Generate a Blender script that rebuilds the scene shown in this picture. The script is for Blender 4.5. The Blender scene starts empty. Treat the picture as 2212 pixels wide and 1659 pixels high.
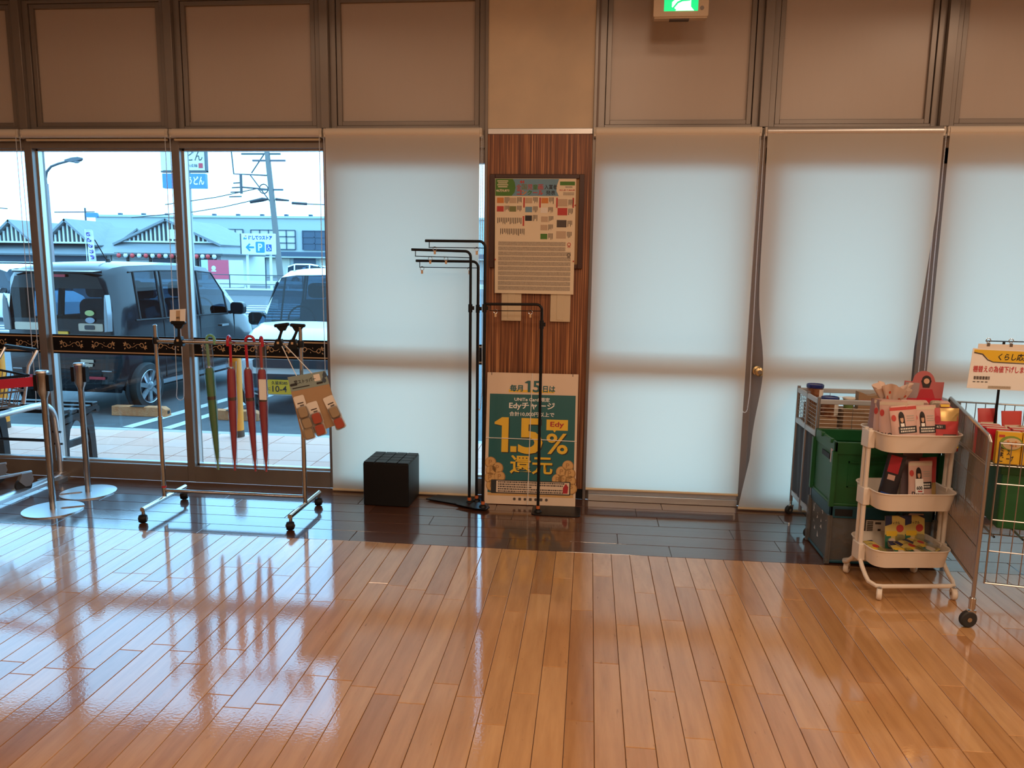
import bpy, bmesh, math, random
from mathutils import Matrix, Vector, Euler
random.seed(7)
SC = bpy.context.scene
C = SC.collection
R = math.radians

# ------------------------------------------------------------------ camera
CAM_Y = -5.004
def make_camera():
    y, p, r = R(5.654), R(8.809), R(.82)
    f = Vector((-math.sin(y)*math.cos(p), math.cos(y)*math.cos(p), -math.sin(p)))
    rt = Vector((math.cos(y), math.sin(y), 0))
    up = rt.cross(f)
    r2 = math.cos(r)*rt + math.sin(r)*up
    u2 = -math.sin(r)*rt + math.cos(r)*up
    cd = bpy.data.cameras.new('camera'); cd.sensor_width = 36; cd.lens = 36*1650/2212
    cd.clip_start = .05; cd.clip_end = 500
    co = bpy.data.objects.new('camera', cd); C.objects.link(co)
    m = Matrix((r2, u2, -f)).transposed().to_4x4(); m.translation = (0, CAM_Y, 1.55)
    co.matrix_world = m
    SC.camera = co
make_camera()

# ------------------------------------------------------------------ world, lights, exposure
w = bpy.data.worlds.new('overcast_sky'); SC.world = w; w.use_nodes = True
bg = w.node_tree.nodes['Background']
bg.inputs[0].default_value = (.355, .70, 1.0, 1); bg.inputs[1].default_value = 3.2
SC.view_settings.view_transform = 'Standard'; SC.view_settings.look = 'None'
SC.view_settings.exposure = .8; SC.view_settings.gamma = 1; SC.view_settings.use_curve_mapping = False
SC.cycles.max_bounces = 10; SC.cycles.transparent_max_bounces = 24; SC.cycles.diffuse_bounces = 4
SC.cycles.caustics_reflective = False; SC.cycles.caustics_refractive = False; SC.cycles.sample_clamp_indirect = 4
def area(name, loc, size, power, col, rot=(0, 0, 0)):
    l = bpy.data.lights.new(name, 'AREA'); l.shape = 'DISK' if not isinstance(size, tuple) else 'RECTANGLE'
    if isinstance(size, tuple): l.size, l.size_y = size
    else: l.size = size
    l.energy = power; l.color = col
    o = bpy.data.objects.new(name, l); C.objects.link(o); o.location = loc; o.rotation_euler = rot
WARM = (1, .72, .50)
for i, x in enumerate((-5.4, -2.6, .2, 3.0, 5.8)):
    for j, yy in enumerate((-2.6, -5.6, -8.6)):
        area('ceiling_lamp', (x, yy, 3.84), .8, ((0, 4, 10, 16, 14)[i], 32*(.3, .45, 1.0, 1.05, .75)[i], 46*(.45, .6, 1.0, 1.05, .75)[i])[j], WARM)

# ------------------------------------------------------------------ materials
MATS = {}
def mat(name, col, rough=.5, metal=0, spec=.5, coat=0, coat_r=.1, emit=None, es=1, noise=None, bump=None, alpha=1, trans=0, sheen=0):
    """noise=(scale xyz, amount, dark colour) mixes a second colour; bump=(scale, strength, distance)"""
    if name in MATS: return MATS[name]
    m = bpy.data.materials.new(name); m.use_nodes = True; nt = m.node_tree
    b = nt.nodes['Principled BSDF']
    c4 = (*col, 1)
    b.inputs['Base Color'].default_value = c4; b.inputs['Roughness'].default_value = rough
    b.inputs['Metallic'].default_value = metal; b.inputs['Specular IOR Level'].default_value = spec
    b.inputs['Coat Weight'].default_value = coat; b.inputs['Coat Roughness'].default_value = coat_r
    b.inputs['Alpha'].default_value = alpha
    if trans: b.inputs['Transmission Weight'].default_value = trans
    if emit: b.inputs['Emission Color'].default_value = (*emit, 1); b.inputs['Emission Strength'].default_value = es
    tc = nt.nodes.new('ShaderNodeTexCoord')
    if noise:
        sc, amt, c2 = noise
        mp = nt.nodes.new('ShaderNodeMapping'); mp.inputs['Scale'].default_value = sc if isinstance(sc, tuple) else (sc,)*3
        nz = nt.nodes.new('ShaderNodeTexNoise'); nz.inputs['Scale'].default_value = 1; nz.inputs['Detail'].default_value = 5
        rp = nt.nodes.new('ShaderNodeValToRGB'); rp.color_ramp.elements[0].position = .38; rp.color_ramp.elements[1].position = .66
        rp.color_ramp.elements[0].color = c4
        rp.color_ramp.elements[1].color = (*[col[k]*(1-amt)+c2[k]*amt for k in range(3)], 1)
        nt.links.new(tc.outputs['Object'], mp.inputs[0]); nt.links.new(mp.outputs[0], nz.inputs['Vector'])
        nt.links.new(nz.outputs[0], rp.inputs[0]); nt.links.new(rp.outputs[0], b.inputs['Base Color'])
    if bump:
        sc, st, di = bump
        nz = nt.nodes.new('ShaderNodeTexNoise'); nz.inputs['Scale'].default_value = sc; nz.inputs['Detail'].default_value = 3
        bp = nt.nodes.new('ShaderNodeBump'); bp.inputs['Strength'].default_value = st; bp.inputs['Distance'].default_value = di
        nt.links.new(tc.outputs['Object'], nz.inputs['Vector']); nt.links.new(nz.outputs[0], bp.inputs['Height'])
        nt.links.new(bp.outputs[0], b.inputs['Normal'])
        if coat: nt.links.new(bp.outputs[0], b.inputs['Coat Normal'])
    MATS[name] = m
    return m
def glass_mat(name, tint, gloss=.9, ior=1.45, rough=0):
    m = bpy.data.materials.new(name); m.use_nodes = True; nt = m.node_tree; nt.nodes.clear()
    o = nt.nodes.new('ShaderNodeOutputMaterial'); mx = nt.nodes.new('ShaderNodeMixShader')
    t = nt.nodes.new('ShaderNodeBsdfTransparent'); t.inputs[0].default_value = (*tint, 1)
    g = nt.nodes.new('ShaderNodeBsdfGlossy'); g.inputs[0].default_value = (gloss,)*3+(1,); g.inputs['Roughness'].default_value = rough
    f = nt.nodes.new('ShaderNodeLayerWeight'); f.inputs[0].default_value = .5
    pw = nt.nodes.new('ShaderNodeMath'); pw.operation = 'POWER'; pw.inputs[1].default_value = 5
    f0 = ((ior-1)/(ior+1))**2
    ma = nt.nodes.new('ShaderNodeMath'); ma.operation = 'MULTIPLY_ADD'; ma.inputs[1].default_value = 1-f0; ma.inputs[2].default_value = f0
    nt.links.new(f.outputs['Facing'], pw.inputs[0]); nt.links.new(pw.outputs[0], ma.inputs[0])
    nt.links.new(ma.outputs[0], mx.inputs[0]); nt.links.new(t.outputs[0], mx.inputs[1]); nt.links.new(g.outputs[0], mx.inputs[2])
    nt.links.new(mx.outputs[0], o.inputs[0]); MATS[name] = m
    return m
def cloth_mat(name, refl, thru, fac=.62):
    """thin fabric or paper: some light bounces, some comes through"""
    m = bpy.data.materials.new(name); m.use_nodes = True; nt = m.node_tree; nt.nodes.clear()
    o = nt.nodes.new('ShaderNodeOutputMaterial'); mx = nt.nodes.new('ShaderNodeMixShader'); mx.inputs[0].default_value = fac
    d = nt.nodes.new('ShaderNodeBsdfDiffuse'); d.inputs[0].default_value = (*refl, 1)
    t = nt.nodes.new('ShaderNodeBsdfTranslucent'); t.inputs[0].default_value = (*thru, 1)
    nt.links.new(d.outputs[0], mx.inputs[1]); nt.links.new(t.outputs[0], mx.inputs[2]); nt.links.new(mx.outputs[0], o.inputs[0])
    MATS[name] = m
    return m
def wood_mat(name, cols, rough, coat_r, bumpst=.30, spots=True, scale=1.0):
    """planks: every plank object its own tone, grain along local Y"""
    m = bpy.data.materials.new(name); m.use_nodes = True; nt = m.node_tree; b = nt.nodes['Principled BSDF']; N = nt.nodes.new; L = nt.links.new
    tc = N('ShaderNodeTexCoord'); oi = N('ShaderNodeObjectInfo')
    add = N('ShaderNodeVectorMath'); add.operation = 'ADD'
    sc = N('ShaderNodeVectorMath'); sc.operation = 'SCALE'; sc.inputs[0].default_value = (37, 91, 13); L(oi.outputs['Random'], sc.inputs['Scale'])
    L(tc.outputs['Object'], add.inputs[0]); L(sc.outputs[0], add.inputs[1])
    mp = N('ShaderNodeMapping'); mp.inputs['Scale'].default_value = (26*scale, 2.2*scale, 8); L(add.outputs[0], mp.inputs[0])
    nz = N('ShaderNodeTexNoise'); nz.inputs['Scale'].default_value = 1; nz.inputs['Detail'].default_value = 6; nz.inputs['Roughness'].default_value = .6; L(mp.outputs[0], nz.inputs['Vector'])
    r1 = N('ShaderNodeValToRGB'); e = r1.color_ramp.elements
    e[0].position = 0; e[0].color = (*cols[0], 1); e[1].position = 1; e[1].color = (*cols[-1], 1)
    for k in range(1, len(cols)-1):
        q = e.new(k/(len(cols)-1)); q.color = (*cols[k], 1)
    L(oi.outputs['Random'], r1.inputs[0])
    mx = N('ShaderNodeMixRGB'); mx.blend_type = 'MULTIPLY'; mx.inputs[0].default_value = .55
    r2 = N('ShaderNodeValToRGB'); r2.color_ramp.elements[0].position = .30; r2.color_ramp.elements[0].color = (.62, .52, .45, 1); r2.color_ramp.elements[1].position = .62
    L(nz.outputs[0], r2.inputs[0]); L(r1.outputs[0], mx.inputs[1]); L(r2.outputs[0], mx.inputs[2])
    out = mx.outputs[0]
    if spots:
        mp2 = N('ShaderNodeMapping'); mp2.inputs['Scale'].default_value = (60, 14, 8); L(add.outputs[0], mp2.inputs[0])
        n2 = N('ShaderNodeTexNoise'); n2.inputs['Scale'].default_value = 1; n2.inputs['Detail'].default_value = 2; L(mp2.outputs[0], n2.inputs['Vector'])
        r3 = N('ShaderNodeValToRGB'); r3.color_ramp.elements[0].position = .70; r3.color_ramp.elements[0].color = (0, 0, 0, 1); r3.color_ramp.elements[1].position = .82; r3.color_ramp.elements[1].color = (.6, .6, .6, 1)
        L(n2.outputs[0], r3.inputs[0])
        m3 = N('ShaderNodeMixRGB'); m3.inputs[2].default_value = (.16, .06, .02, 1); L(r3.outputs[0], m3.inputs[0]); L(out, m3.inputs[1]); out = m3.outputs[0]
    L(out, b.inputs['Base Color'])
    b.inputs['Roughness'].default_value = rough; b.inputs['Specular IOR Level'].default_value = .12
    b.inputs['Coat Weight'].default_value = 1; b.inputs['Coat Roughness'].default_value = coat_r; b.inputs['Coat IOR'].default_value = 1.66
    ge = N('ShaderNodeNewGeometry')
    n3 = N('ShaderNodeTexNoise'); n3.inputs['Scale'].default_value = 95; n3.inputs['Detail'].default_value = 2; L(ge.outputs['Position'], n3.inputs['Vector'])
    bp = N('ShaderNodeBump'); bp.inputs['Strength'].default_value = bumpst; bp.inputs['Distance'].default_value = .0006; L(n3.outputs[0], bp.inputs['Height'])
    L(bp.outputs[0], b.inputs['Coat Normal'])
    MATS[name] = m
    return m

# ------------------------------------------------------------------ mesh building
def frame_to(a, b):
    z = (Vector(b)-Vector(a)).normalized()
    x = z.orthogonal().normalized(); y = z.cross(x)
    return x, y, z
FRONT = Matrix.Rotation(R(90), 4, 'X')        # a flat print turned to face the room (-Y)
def at(x, y, z, rx=0, ry=0, rz=0): return Matrix.Translation((x, y, z)) @ Euler((R(rx), R(ry), R(rz))).to_matrix().to_4x4()
class MB:
    def __init__(s): s.v = []; s.f = []; s.M = Matrix.Identity(4)
    def _add(s, vs, fs):
        o = len(s.v)
        s.v += [s.M @ Vector(p) for p in vs]; s.f += [tuple(o+i for i in f) for f in fs]
        return s
    def box(s, c, d, rot=None):
        x, y, z = [k/2 for k in d]; m = Matrix.Translation(c)
        if rot: m = m @ Euler([R(k) for k in rot]).to_matrix().to_4x4()
        vs = [m @ Vector((i*x, j*y, k*z)) for i in (-1, 1) for j in (-1, 1) for k in (-1, 1)]
        return s._add(vs, [(0, 1, 3, 2), (4, 6, 7, 5), (0, 4, 5, 1), (2, 3, 7, 6), (0, 2, 6, 4), (1, 5, 7, 3)])
    def span(s, x0, x1, y0, y1, z0, z1): return s.box(((x0+x1)/2, (y0+y1)/2, (z0+z1)/2), (abs(x1-x0), abs(y1-y0), abs(z1-z0)))
    def cyl(s, a, b, r, r2=None, n=12, caps=True):
        r2 = r if r2 is None else r2; x, y, z = frame_to(a, b); a = Vector(a); b = Vector(b); vs = []
        for p, rr in ((a, r), (b, r2)):
            for i in range(n):
                t = 2*math.pi*i/n; vs.append(p+rr*(math.cos(t)*x+math.sin(t)*y))
        fs = [(i, (i+1) % n, n+(i+1) % n, n+i) for i in range(n)]
        if caps: fs += [tuple(reversed(range(n))), tuple(range(n, 2*n))]
        return s._add(vs, fs)
    def tube(s, pts, r, n=8, closed=False, caps=True):
        P = [Vector(p) for p in pts]; k = len(P); vs = []; fs = []
        rr = r if isinstance(r, (list, tuple)) else [r]*k
        T = []
        for i in range(k):
            a = P[(i-1) % k] if (closed or i > 0) else P[0]; b = P[(i+1) % k] if (closed or i < k-1) else P[-1]
            T.append((b-a).normalized() if (b-a).length > 1e-9 else Vector((0, 0, 1)))
        x = T[0].orthogonal().normalized()
        for i in range(k):
            x = (x - T[i]*x.dot(T[i]));
            x = x.normalized() if x.length > 1e-6 else T[i].orthogonal().normalized()
            y = T[i].cross(x)
            for j in range(n):
                t = 2*math.pi*j/n; vs.append(P[i]+rr[i]*(math.cos(t)*x+math.sin(t)*y))
        for i in range(k if closed else k-1):
            for j in range(n):
                a = i*n+j; b = i*n+(j+1) % n; c = ((i+1) % k)*n+(j+1) % n; d = ((i+1) % k)*n+j
                fs.append((a, b, c, d))
        if caps and not closed: fs += [tuple(reversed(range(n))), tuple(range((k-1)*n, k*n))]
        return s._add(vs, fs)
    def prism(s, poly, z0, z1, M=None):
        n = len(poly); M = M or Matrix.Identity(4)
        vs = [M @ Vector((p[0], p[1], z0)) for p in poly]+[M @ Vector((p[0], p[1], z1)) for p in poly]
        return s._add(vs, [tuple(reversed(range(n))), tuple(range(n, 2*n))]+[(i, (i+1) % n, n+(i+1) % n, n+i) for i in range(n)])
    def flat(s, poly, M=None):
        M = M or Matrix.Identity(4)
        return s._add([M @ Vector((p[0], p[1], p[2] if len(p) > 2 else 0)) for p in poly], [tuple(range(len(poly)))])
    def lathe(s, prof, n=20, M=None):
        M = M or Matrix.Identity(4); k = len(prof); vs = []; fs = []
        for r, z in prof:
            for i in range(n):
                t = 2*math.pi*i/n; vs.append(M @ Vector((max(r, 1e-5)*math.cos(t), max(r, 1e-5)*math.sin(t), z)))
        for a in range(k-1):
            for i in range(n): fs.append((a*n+i, a*n+(i+1) % n, (a+1)*n+(i+1) % n, (a+1)*n+i))
        return s._add(vs, fs)
    def sph(s, c, r, n=12, m=8, sc=(1, 1, 1)):
        pr = [(math.sin(math.pi*i/m), -math.cos(math.pi*i/m)) for i in range(m+1)]
        return s.lathe(pr, n, Matrix.Translation(c) @ Matrix.Diagonal((r*sc[0], r*sc[1], r*sc[2], 1)))
    def grid(s, fn, nu, nv):
        vs = [fn(i/nu, j/nv) for j in range(nv+1) for i in range(nu+1)]
        return s._add(vs, [(j*(nu+1)+i, j*(nu+1)+i+1, (j+1)*(nu+1)+i+1, (j+1)*(nu+1)+i) for j in range(nv) for i in range(nu)])
    def loft(s, rings, cap=True, closed=True):
        n = len(rings[0]); vs = [p for r in rings for p in r]; fs = []
        for a in range(len(rings)-1):
            for i in range(n if closed else n-1): fs.append((a*n+i, a*n+(i+1) % n, (a+1)*n+(i+1) % n, (a+1)*n+i))
        if cap: fs += [tuple(reversed(range(n))), tuple(range((len(rings)-1)*n, len(rings)*n))]
        return s._add(vs, fs)
    def mesh(s, name, angle=35):
        me = bpy.data.meshes.new(name); me.from_pydata([tuple(v) for v in s.v], [], s.f); me.update()
        bm = bmesh.new(); bm.from_mesh(me); bmesh.ops.recalc_face_normals(bm, faces=bm.faces); bm.to_mesh(me); bm.free()
        me.polygons.foreach_set('use_smooth', [True]*len(me.polygons)); me.set_sharp_from_angle(angle=R(angle))
        return me
    def build(s, name, m, parent=None, angle=35, bevel=0):
        me = s.mesh(name, angle); return link(name, me, m, parent, bevel)
def link(name, me, m, parent=None, bevel=0):
    o = bpy.data.objects.new(name, me); C.objects.link(o)
    if m: 
        if not me.materials: me.materials.append(MATS[m] if isinstance(m, str) else m)
    o.parent = parent
    if bevel:
        b = o.modifiers.new('bevel', 'BEVEL'); b.width = bevel; b.segments = 2; b.limit_method = 'ANGLE'
    return o
def tag(o, label=None, cat=None, group=None, kind=None):
    if label: o['label'] = label
    if cat: o['category'] = cat
    if group: o['group'] = group
    if kind: o['kind'] = kind
    return o
def thing(name, label, cat, loc=(0, 0, 0), rz=0, group=None):
    o = bpy.data.objects.new(name, None); C.objects.link(o); o.empty_display_size = .05
    o.location = loc; o.rotation_euler = (0, 0, R(rz))
    return tag(o, label, cat, group)
def struct(o): o['kind'] = 'structure'; return o
def copy_tree(o, parent=None):
    c = o.copy(); C.objects.link(c); c.parent = parent
    for ch in list(o.children): copy_tree(ch, c)
    return c
def rrect(w_, h_, r, n=4, cx=0, cy=0):
    out = []
    for sx, sy, a0 in ((1, 1, 0), (-1, 1, 90), (-1, -1, 180), (1, -1, 270)):
        for i in range(n+1):
            t = R(a0+90*i/n); out.append((cx+sx*(w_/2-r)+r*math.cos(t), cy+sy*(h_/2-r)+r*math.sin(t)))
    return out
def circ(r, n=20, cx=0, cy=0, a0=0, a1=360):
    full = abs(a1-a0) >= 360; k = n if full else n+1
    return [(cx+r*math.cos(R(a0+(a1-a0)*i/n)), cy+r*math.sin(R(a0+(a1-a0)*i/n))) for i in range(k)]
def ring_poly(r0, r1, a0, a1, n=16, cx=0, cy=0): return circ(r1, n, cx, cy, a0, a1)+list(reversed(circ(r0, n, cx, cy, a0, a1)))
_tc = {}
def text_mesh(body, w_=None, h_=None, bold=0, ext=.0, shear=0):
    cu = bpy.data.curves.new('t', 'FONT'); cu.body = body; cu.size = 1; cu.offset = bold; cu.extrude = 0; cu.shear = shear; cu.resolution_u = 3
    cu.align_x = 'LEFT'; cu.align_y = 'BOTTOM'; cu.space_line = 1.0
    ob = bpy.data.objects.new('t', cu); C.objects.link(ob)
    dg = bpy.context.evaluated_depsgraph_get()
    me = bpy.data.meshes.new_from_object(ob.evaluated_get(dg))
    bpy.data.objects.remove(ob); bpy.data.curves.remove(cu)
    if not me.vertices: return me
    xs = [v.co.x for v in me.vertices]; ys = [v.co.y for v in me.vertices]
    cx, cy = (min(xs)+max(xs))/2, (min(ys)+max(ys))/2; W_, H_ = max(xs)-min(xs), max(ys)-min(ys)
    kx = w_/W_ if w_ else None; ky = h_/max(H_, 1e-6) if h_ else None
    kx = kx or ky; ky = ky or kx
    for v in me.vertices: v.co = ((v.co.x-cx)*kx, (v.co.y-cy)*ky, ext)
    return me
def text(body, m, parent, M, w_=None, h_=None, bold=0, name='lettering', shear=0):
    """lettering centred on M's origin in M's xy plane"""
    me = text_mesh(body, w_, h_, bold, 0, shear); me.transform(M)
    if me.materials: me.materials.clear()
    return link(name, me, m, parent)
def arc(c, r, a0, a1, n=6, plane='xz'):
    out = []
    for i in range(n+1):
        t = R(a0+(a1-a0)*i/n); u, v = r*math.cos(t), r*math.sin(t)
        out.append({'xz': (c[0]+u, c[1], c[2]+v), 'yz': (c[0], c[1]+u, c[2]+v), 'xy': (c[0]+u, c[1]+v, c[2])}[plane])
    return out

# palette
mat('alu_bronze', (.225, .190, .165), .30, .3, .5, noise=(9, .25, (.19, .16, .14)))
mat('alu_pale', (.62, .60, .58), .32, .7)
mat('steel', (.38, .38, .385), .24, 1, noise=((3, 3, 60), .3, (.30, .30, .305)))
mat('chrome', (.55, .55, .55), .14, 1)
mat('wire', (.40, .38, .36), .3, .9)
mat('black_metal', (.004, .004, .005), .42, 0, .3)
mat('black_plastic', (.006, .006, .007), .5, 0, .3)
mat('white_paint', (.80, .77, .72), .38)
mat('panel_beige', (.46, .385, .33), .30, 0, .5, noise=((40, 40, 4), .12, (.42, .35, .30)), bump=(220, .08, .001))
mat('plaster', (.66, .54, .40), .7, noise=(2.2, .35, (.45, .40, .34)))
mat('paper', (.80, .74, .66), .6)
mat('paper_white', (.86, .84, .80), .55)
mat('ink', (.02, .02, .022), .6)
mat('dark_ink', (.08, .06, .05), .6)
mat('grey_ink', (.42, .38, .33), .6)
mat('gold_print', (.62, .42, .24), .45)
mat('red', (.55, .03, .04), .4)
mat('white', (.85, .85, .85), .4)
mat('rubber', (.02, .02, .02), .7)
mat('asphalt', (.085, .088, .092), .9, noise=(6, .5, (.115, .118, .122)), bump=(160, .35, .006))
mat('road_paint', (.66, .66, .64), .7, noise=(14, .3, (.4, .4, .4)))
mat('brass', (.55, .42, .22), .3, 1)
glass_mat('window_glass', (.86, .95, 1.0), .9)
glass_mat('clear_film', (.84, .86, .88), .95, 2.1, .15)
cloth_mat('blind_fabric', (.84, .78, .68), (1.0, .78, .58), .52)
wood_mat('oak_plank', [(.40, .190, .072), (.54, .29, .12), (.58, .325, .14), (.51, .26, .10), (.62, .36, .165), (.56, .305, .13), (.47, .23, .09)], .4, .06)
wood_mat('dark_plank', [(.075, .028, .015), (.105, .042, .023), (.09, .034, .019)], .34, .05, spots=False)
# ================================================================== THE ROOM
def plank_mesh(name, wd):
    h, g, c, t = .5, .0009/wd, .0016, .006
    mb = MB(); x = wd/2-.0009; y = .5-.0011
    top = [(-x+c, -y+.002, 0), (x-c, -y+.002, 0), (x-c, y-.002, 0), (-x+c, y-.002, 0)]
    mid = [(-x, -y, -c), (x, -y, -c), (x, y, -c), (-x, y, -c)]
    bot = [(p[0], p[1], -t) for p in mid]
    mb._add(top+mid+bot, [(0, 1, 2, 3)]+[(i, i+4, (i+1) % 4+4, (i+1) % 4) for i in range(4)]+[(i+4, i+8, (i+1) % 4+8, (i+1) % 4+4) for i in range(4)])
    return mb.mesh(name, 10)
mat('subfloor', (.03, .012, .006), .8)
floor = struct(MB().span(-9, 8, -14, .0, -.06, -.0045).build('floor', 'subfloor'))
pm_l = plank_mesh('plank', .1); pm_d = plank_mesh('dark_plank', .1625)
EDGE = -.985; LEN = .866
rest = MB()
rng = random.Random(3)
def in_view(x, y): t = y-CAM_Y; return y > -3.15 and -.90*t-.12 <= x <= .60*t+.15
for k in range(-52, 40):
    x = .209+k*.1; y = EDGE; ln = rng.uniform(.25, LEN)
    while y > -4.2:
        yc = y-ln/2
        if in_view(x, yc) or in_view(x, y) or in_view(x, y-ln):
            o = link('plank', pm_l, 'oak_plank', floor); o.location = (x, yc, rng.uniform(-.0004, 0)); o.scale = (1, ln, 1)
            o.rotation_euler = (rng.uniform(-.0004, .0004), rng.uniform(-.0006, .0006), 0)
        else:
            rest.box((x, yc, -.0025), (.098, ln-.002, .004))
        y -= ln; ln = LEN
for k in range(6):
    yc = -.004-.1635*(k+.5); x = -5.6-rng.uniform(0, .9)
    while x < 5:
        xc = x+.45
        if -4.9 < xc < 3.4:
            o = link('dark_plank', pm_d, 'dark_plank', floor); o.location = (xc, yc, rng.uniform(-.0003, 0)); o.scale = (1, .9, 1); o.rotation_euler = (0, rng.uniform(-.0006, .0006), R(90))
        x += .9
rest.build('planks', 'oak_plank', floor)['kind'] = 'stuff'
far = MB().span(-9, 8, -14, -4.2, -.0045, -.0005); far.build('far_boards', 'oak_plank', floor)['kind'] = 'stuff'

mat('ceiling_white', (.60, .58, .55), .8); mat('wall_cream', (.50, .47, .43), .8)
struct(MB().span(-9, 8, -14, .3, 3.9, 4.0).build('ceiling', 'ceiling_white'))
struct(MB().span(-9.1, -9, -14, .3, -.06, 4).build('wall_left', 'wall_cream'))
struct(MB().span(8, 8.1, -14, .3, -.06, 4).build('wall_right', 'wall_cream'))
struct(MB().span(-9, 8, -14.1, -14, -.06, 4).build('wall_back', 'wall_cream'))
struct(MB().span(-9, 8, -1.35, -1.05, 3.44, 3.9).build('trim_10', 'ceiling_white'))  # unseen ceiling drop, added to shade the tops of the upper panels
fl = MB(); fl.span(-9, -4.90, 0, .2, -.06, 4); struct(fl.build('wall_front_left', 'wall_cream'))
fl = MB(); fl.span(4.21, 8, 0, .2, -.06, 4); struct(fl.build('wall_front_right', 'wall_cream'))

# --- filigree of the black window band
def stroke(pts, w0, w1=None):
    w1 = w0 if w1 is None else w1; P = [Vector((p[0], p[1])) for p in pts]; L_, Rr = [], []
    for i in range(len(P)):
        d = (P[min(i+1, len(P)-1)]-P[max(i-1, 0)]); d = d.normalized() if d.length else Vector((1, 0)); n = Vector((-d.y, d.x)); ww = w0+(w1-w0)*i/(len(P)-1)
        L_.append(tuple(P[i]+n*ww/2)); Rr.append(tuple(P[i]-n*ww/2))
    return L_, Rr
def add_stroke(mb, pts, w0, w1=None, M=None, z=0):
    L_, Rr = stroke(pts, w0, w1); M = M or Matrix.Identity(4); n = len(L_)
    mb._add([M @ Vector((p[0], p[1], z)) for p in L_+Rr], [(i, n+i, n+i+1, i+1) for i in range(n-1)])
def leaf(mb, x, y, a, l, wd, M):
    pts = [(0, 0), (l*.3, wd*.5), (l*.65, wd*.42), (l, 0), (l*.65, -wd*.42), (l*.3, -wd*.5)]
    ca, sa = math.cos(R(a)), math.sin(R(a))
    mb.flat([(x+p[0]*ca-p[1]*sa, y+p[0]*sa+p[1]*ca) for p in pts], M)
def motif(mb, M):
    def curl(cx, cy, r, a0, a1, n=12): return [(cx+r*(1-.45*i/n)*math.cos(R(a0+(a1-a0)*i/n)), cy+r*(1-.45*i/n)*math.sin(R(a0+(a1-a0)*i/n))) for i in range(n+1)]
    for s in (1, -1):
        T = M @ Matrix.Diagonal((s, s, 1, 1))
        add_stroke(mb, [(0, 0), (.012, -.008), (.026, -.010), (.038, 0), (.048, .012)], .0028, .0035, T)
        add_stroke(mb, curl(.045, -.004, .017, 70, -230), .004, .0055, T)
        add_stroke(mb, [(.048, .012), (.062, .010), (.070, .004)], .0035, .002, T)
        for a, l in ((75, .022), (30, .024), (-20, .02)): leaf(mb, .066, .006, a, l, .011, T)
        leaf(mb, .070, -.014, -50, .016, .009, T)
        leaf(mb, .010, .010, 120, .010, .005, T)
def filigree(x0, x1, z):
    mb = MB(); n = max(1, int((x1-x0-.06)/.192)); st = (x1-x0)/n
    for i in range(n):
        M = at(x0+st*(i+.5), .0492, z) @ FRONT @ Matrix.Diagonal((1.03, 1.06 if i % 2 else -1.06, 1, 1))
        motif(mb, M)
    return mb
mat('band_black', (.006, .005, .006), .5, 0, .2)
mat('frame_dark', (.16, .11, .085), .4, .3)

BAYS = [(-4.87, -3.82), (-3.82, -2.77), (-2.77, -1.73), (-1.73, -.69), (.01, 1.03), (1.03, 2.08), (2.08, 3.13), (3.13, 4.18)]
HW = .0275
for i, (a, b) in enumerate(BAYS):
    wn = bpy.data.objects.new('window_%d' % (i+1), None); C.objects.link(wn); struct(wn)
    l = a+(HW if i not in (0, 4) else .012); r = b-(HW if i not in (3, 7) else 0)
    if i == 4: l = a+.012
    # lower light: head, bottom rail, slim glazing beads, the pane
    MB().span(l, r, .0, .12, 2.29, 2.41).build('head_rail', 'alu_bronze', wn)
    MB().span(l, r, .0, .12, .0, .113).build('bottom_rail', 'alu_bronze', wn)
    mb = MB()
    if i != 3: mb.span(r-.012, r, .045, .085, .113, 2.29)
    mb.span(l, l+.012, .045, .085, .113, 2.29).span(l, r, .045, .085, .113, .125).span(l, r, .045, .085, 2.278, 2.29)
    mb.build('glazing_bead', 'alu_pale', wn)
    if i > 2:
        for x0_, x1_ in ((l, l+(.055 if i != 5 else .11)), (r-(.055 if i != 3 else .0), r)):
            if x1_-x0_ > .01: MB().span(x0_, x1_, .03, .10, .113, 2.29).build('stile', 'alu_bronze', wn)
        MB().span(l, r, .03, .10, 2.20, 2.29).build('sash_head', 'alu_bronze', wn)
    MB().span(l, r, .062, .068, .113, 2.29).build('pane', 'window_glass', wn)
    # black band with gold scrolls
    bd = MB().span(l+.004, r-.004, .050, .060, .888, 1.024).build('band', 'band_black', wn)
    mb = MB(); mb.span(l+.004, r-.004, .0492, .050, 1.004, 1.012).span(l+.004, r-.004, .0492, .050, .900, .908).span(l+.008, l+.012, .0492, .050, .908, 1.004)
    mb.build('gold_line', 'gold_print', bd)
    filigree(l+.03, r-.01, .956).build('scroll_pattern', 'gold_print', bd)
    # upper light: two nested frames and the blank panel
    uz = 2.41; top = 3.235
    def rect_frame(x0, x1, z0, z1, t, y0, y1, tb=None):
        tb = tb or t
        return MB().span(x0, x0+t, y0, y1, z0, z1).span(x1-t, x1, y0, y1, z0, z1).span(x0+t, x1-t, y0, y1, z0, z0+tb).span(x0+t, x1-t, y0, y1, z1-tb, z1)
    rect_frame(l, r, uz, top, .040, .012, .10, .022).build('upper_frame', 'alu_bronze', wn, bevel=.002)
    rect_frame(l+.043, r-.043, uz+.023, top-.023, .030, .022, .09, .028).build('sash', 'alu_bronze', wn, bevel=.002)
    MB().span(l+.07, r-.07, .042, .052, uz+.05, top-.05).build('upper_panel', 'panel_beige', wn)
    MB().span(l, r, .0, .12, top, 3.9).build('top_rail', 'alu_bronze', wn)
    MB().span(l+.02, r-.02, .10, .12, uz, top).build('backing', 'frame_dark', wn)
n = 0
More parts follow.
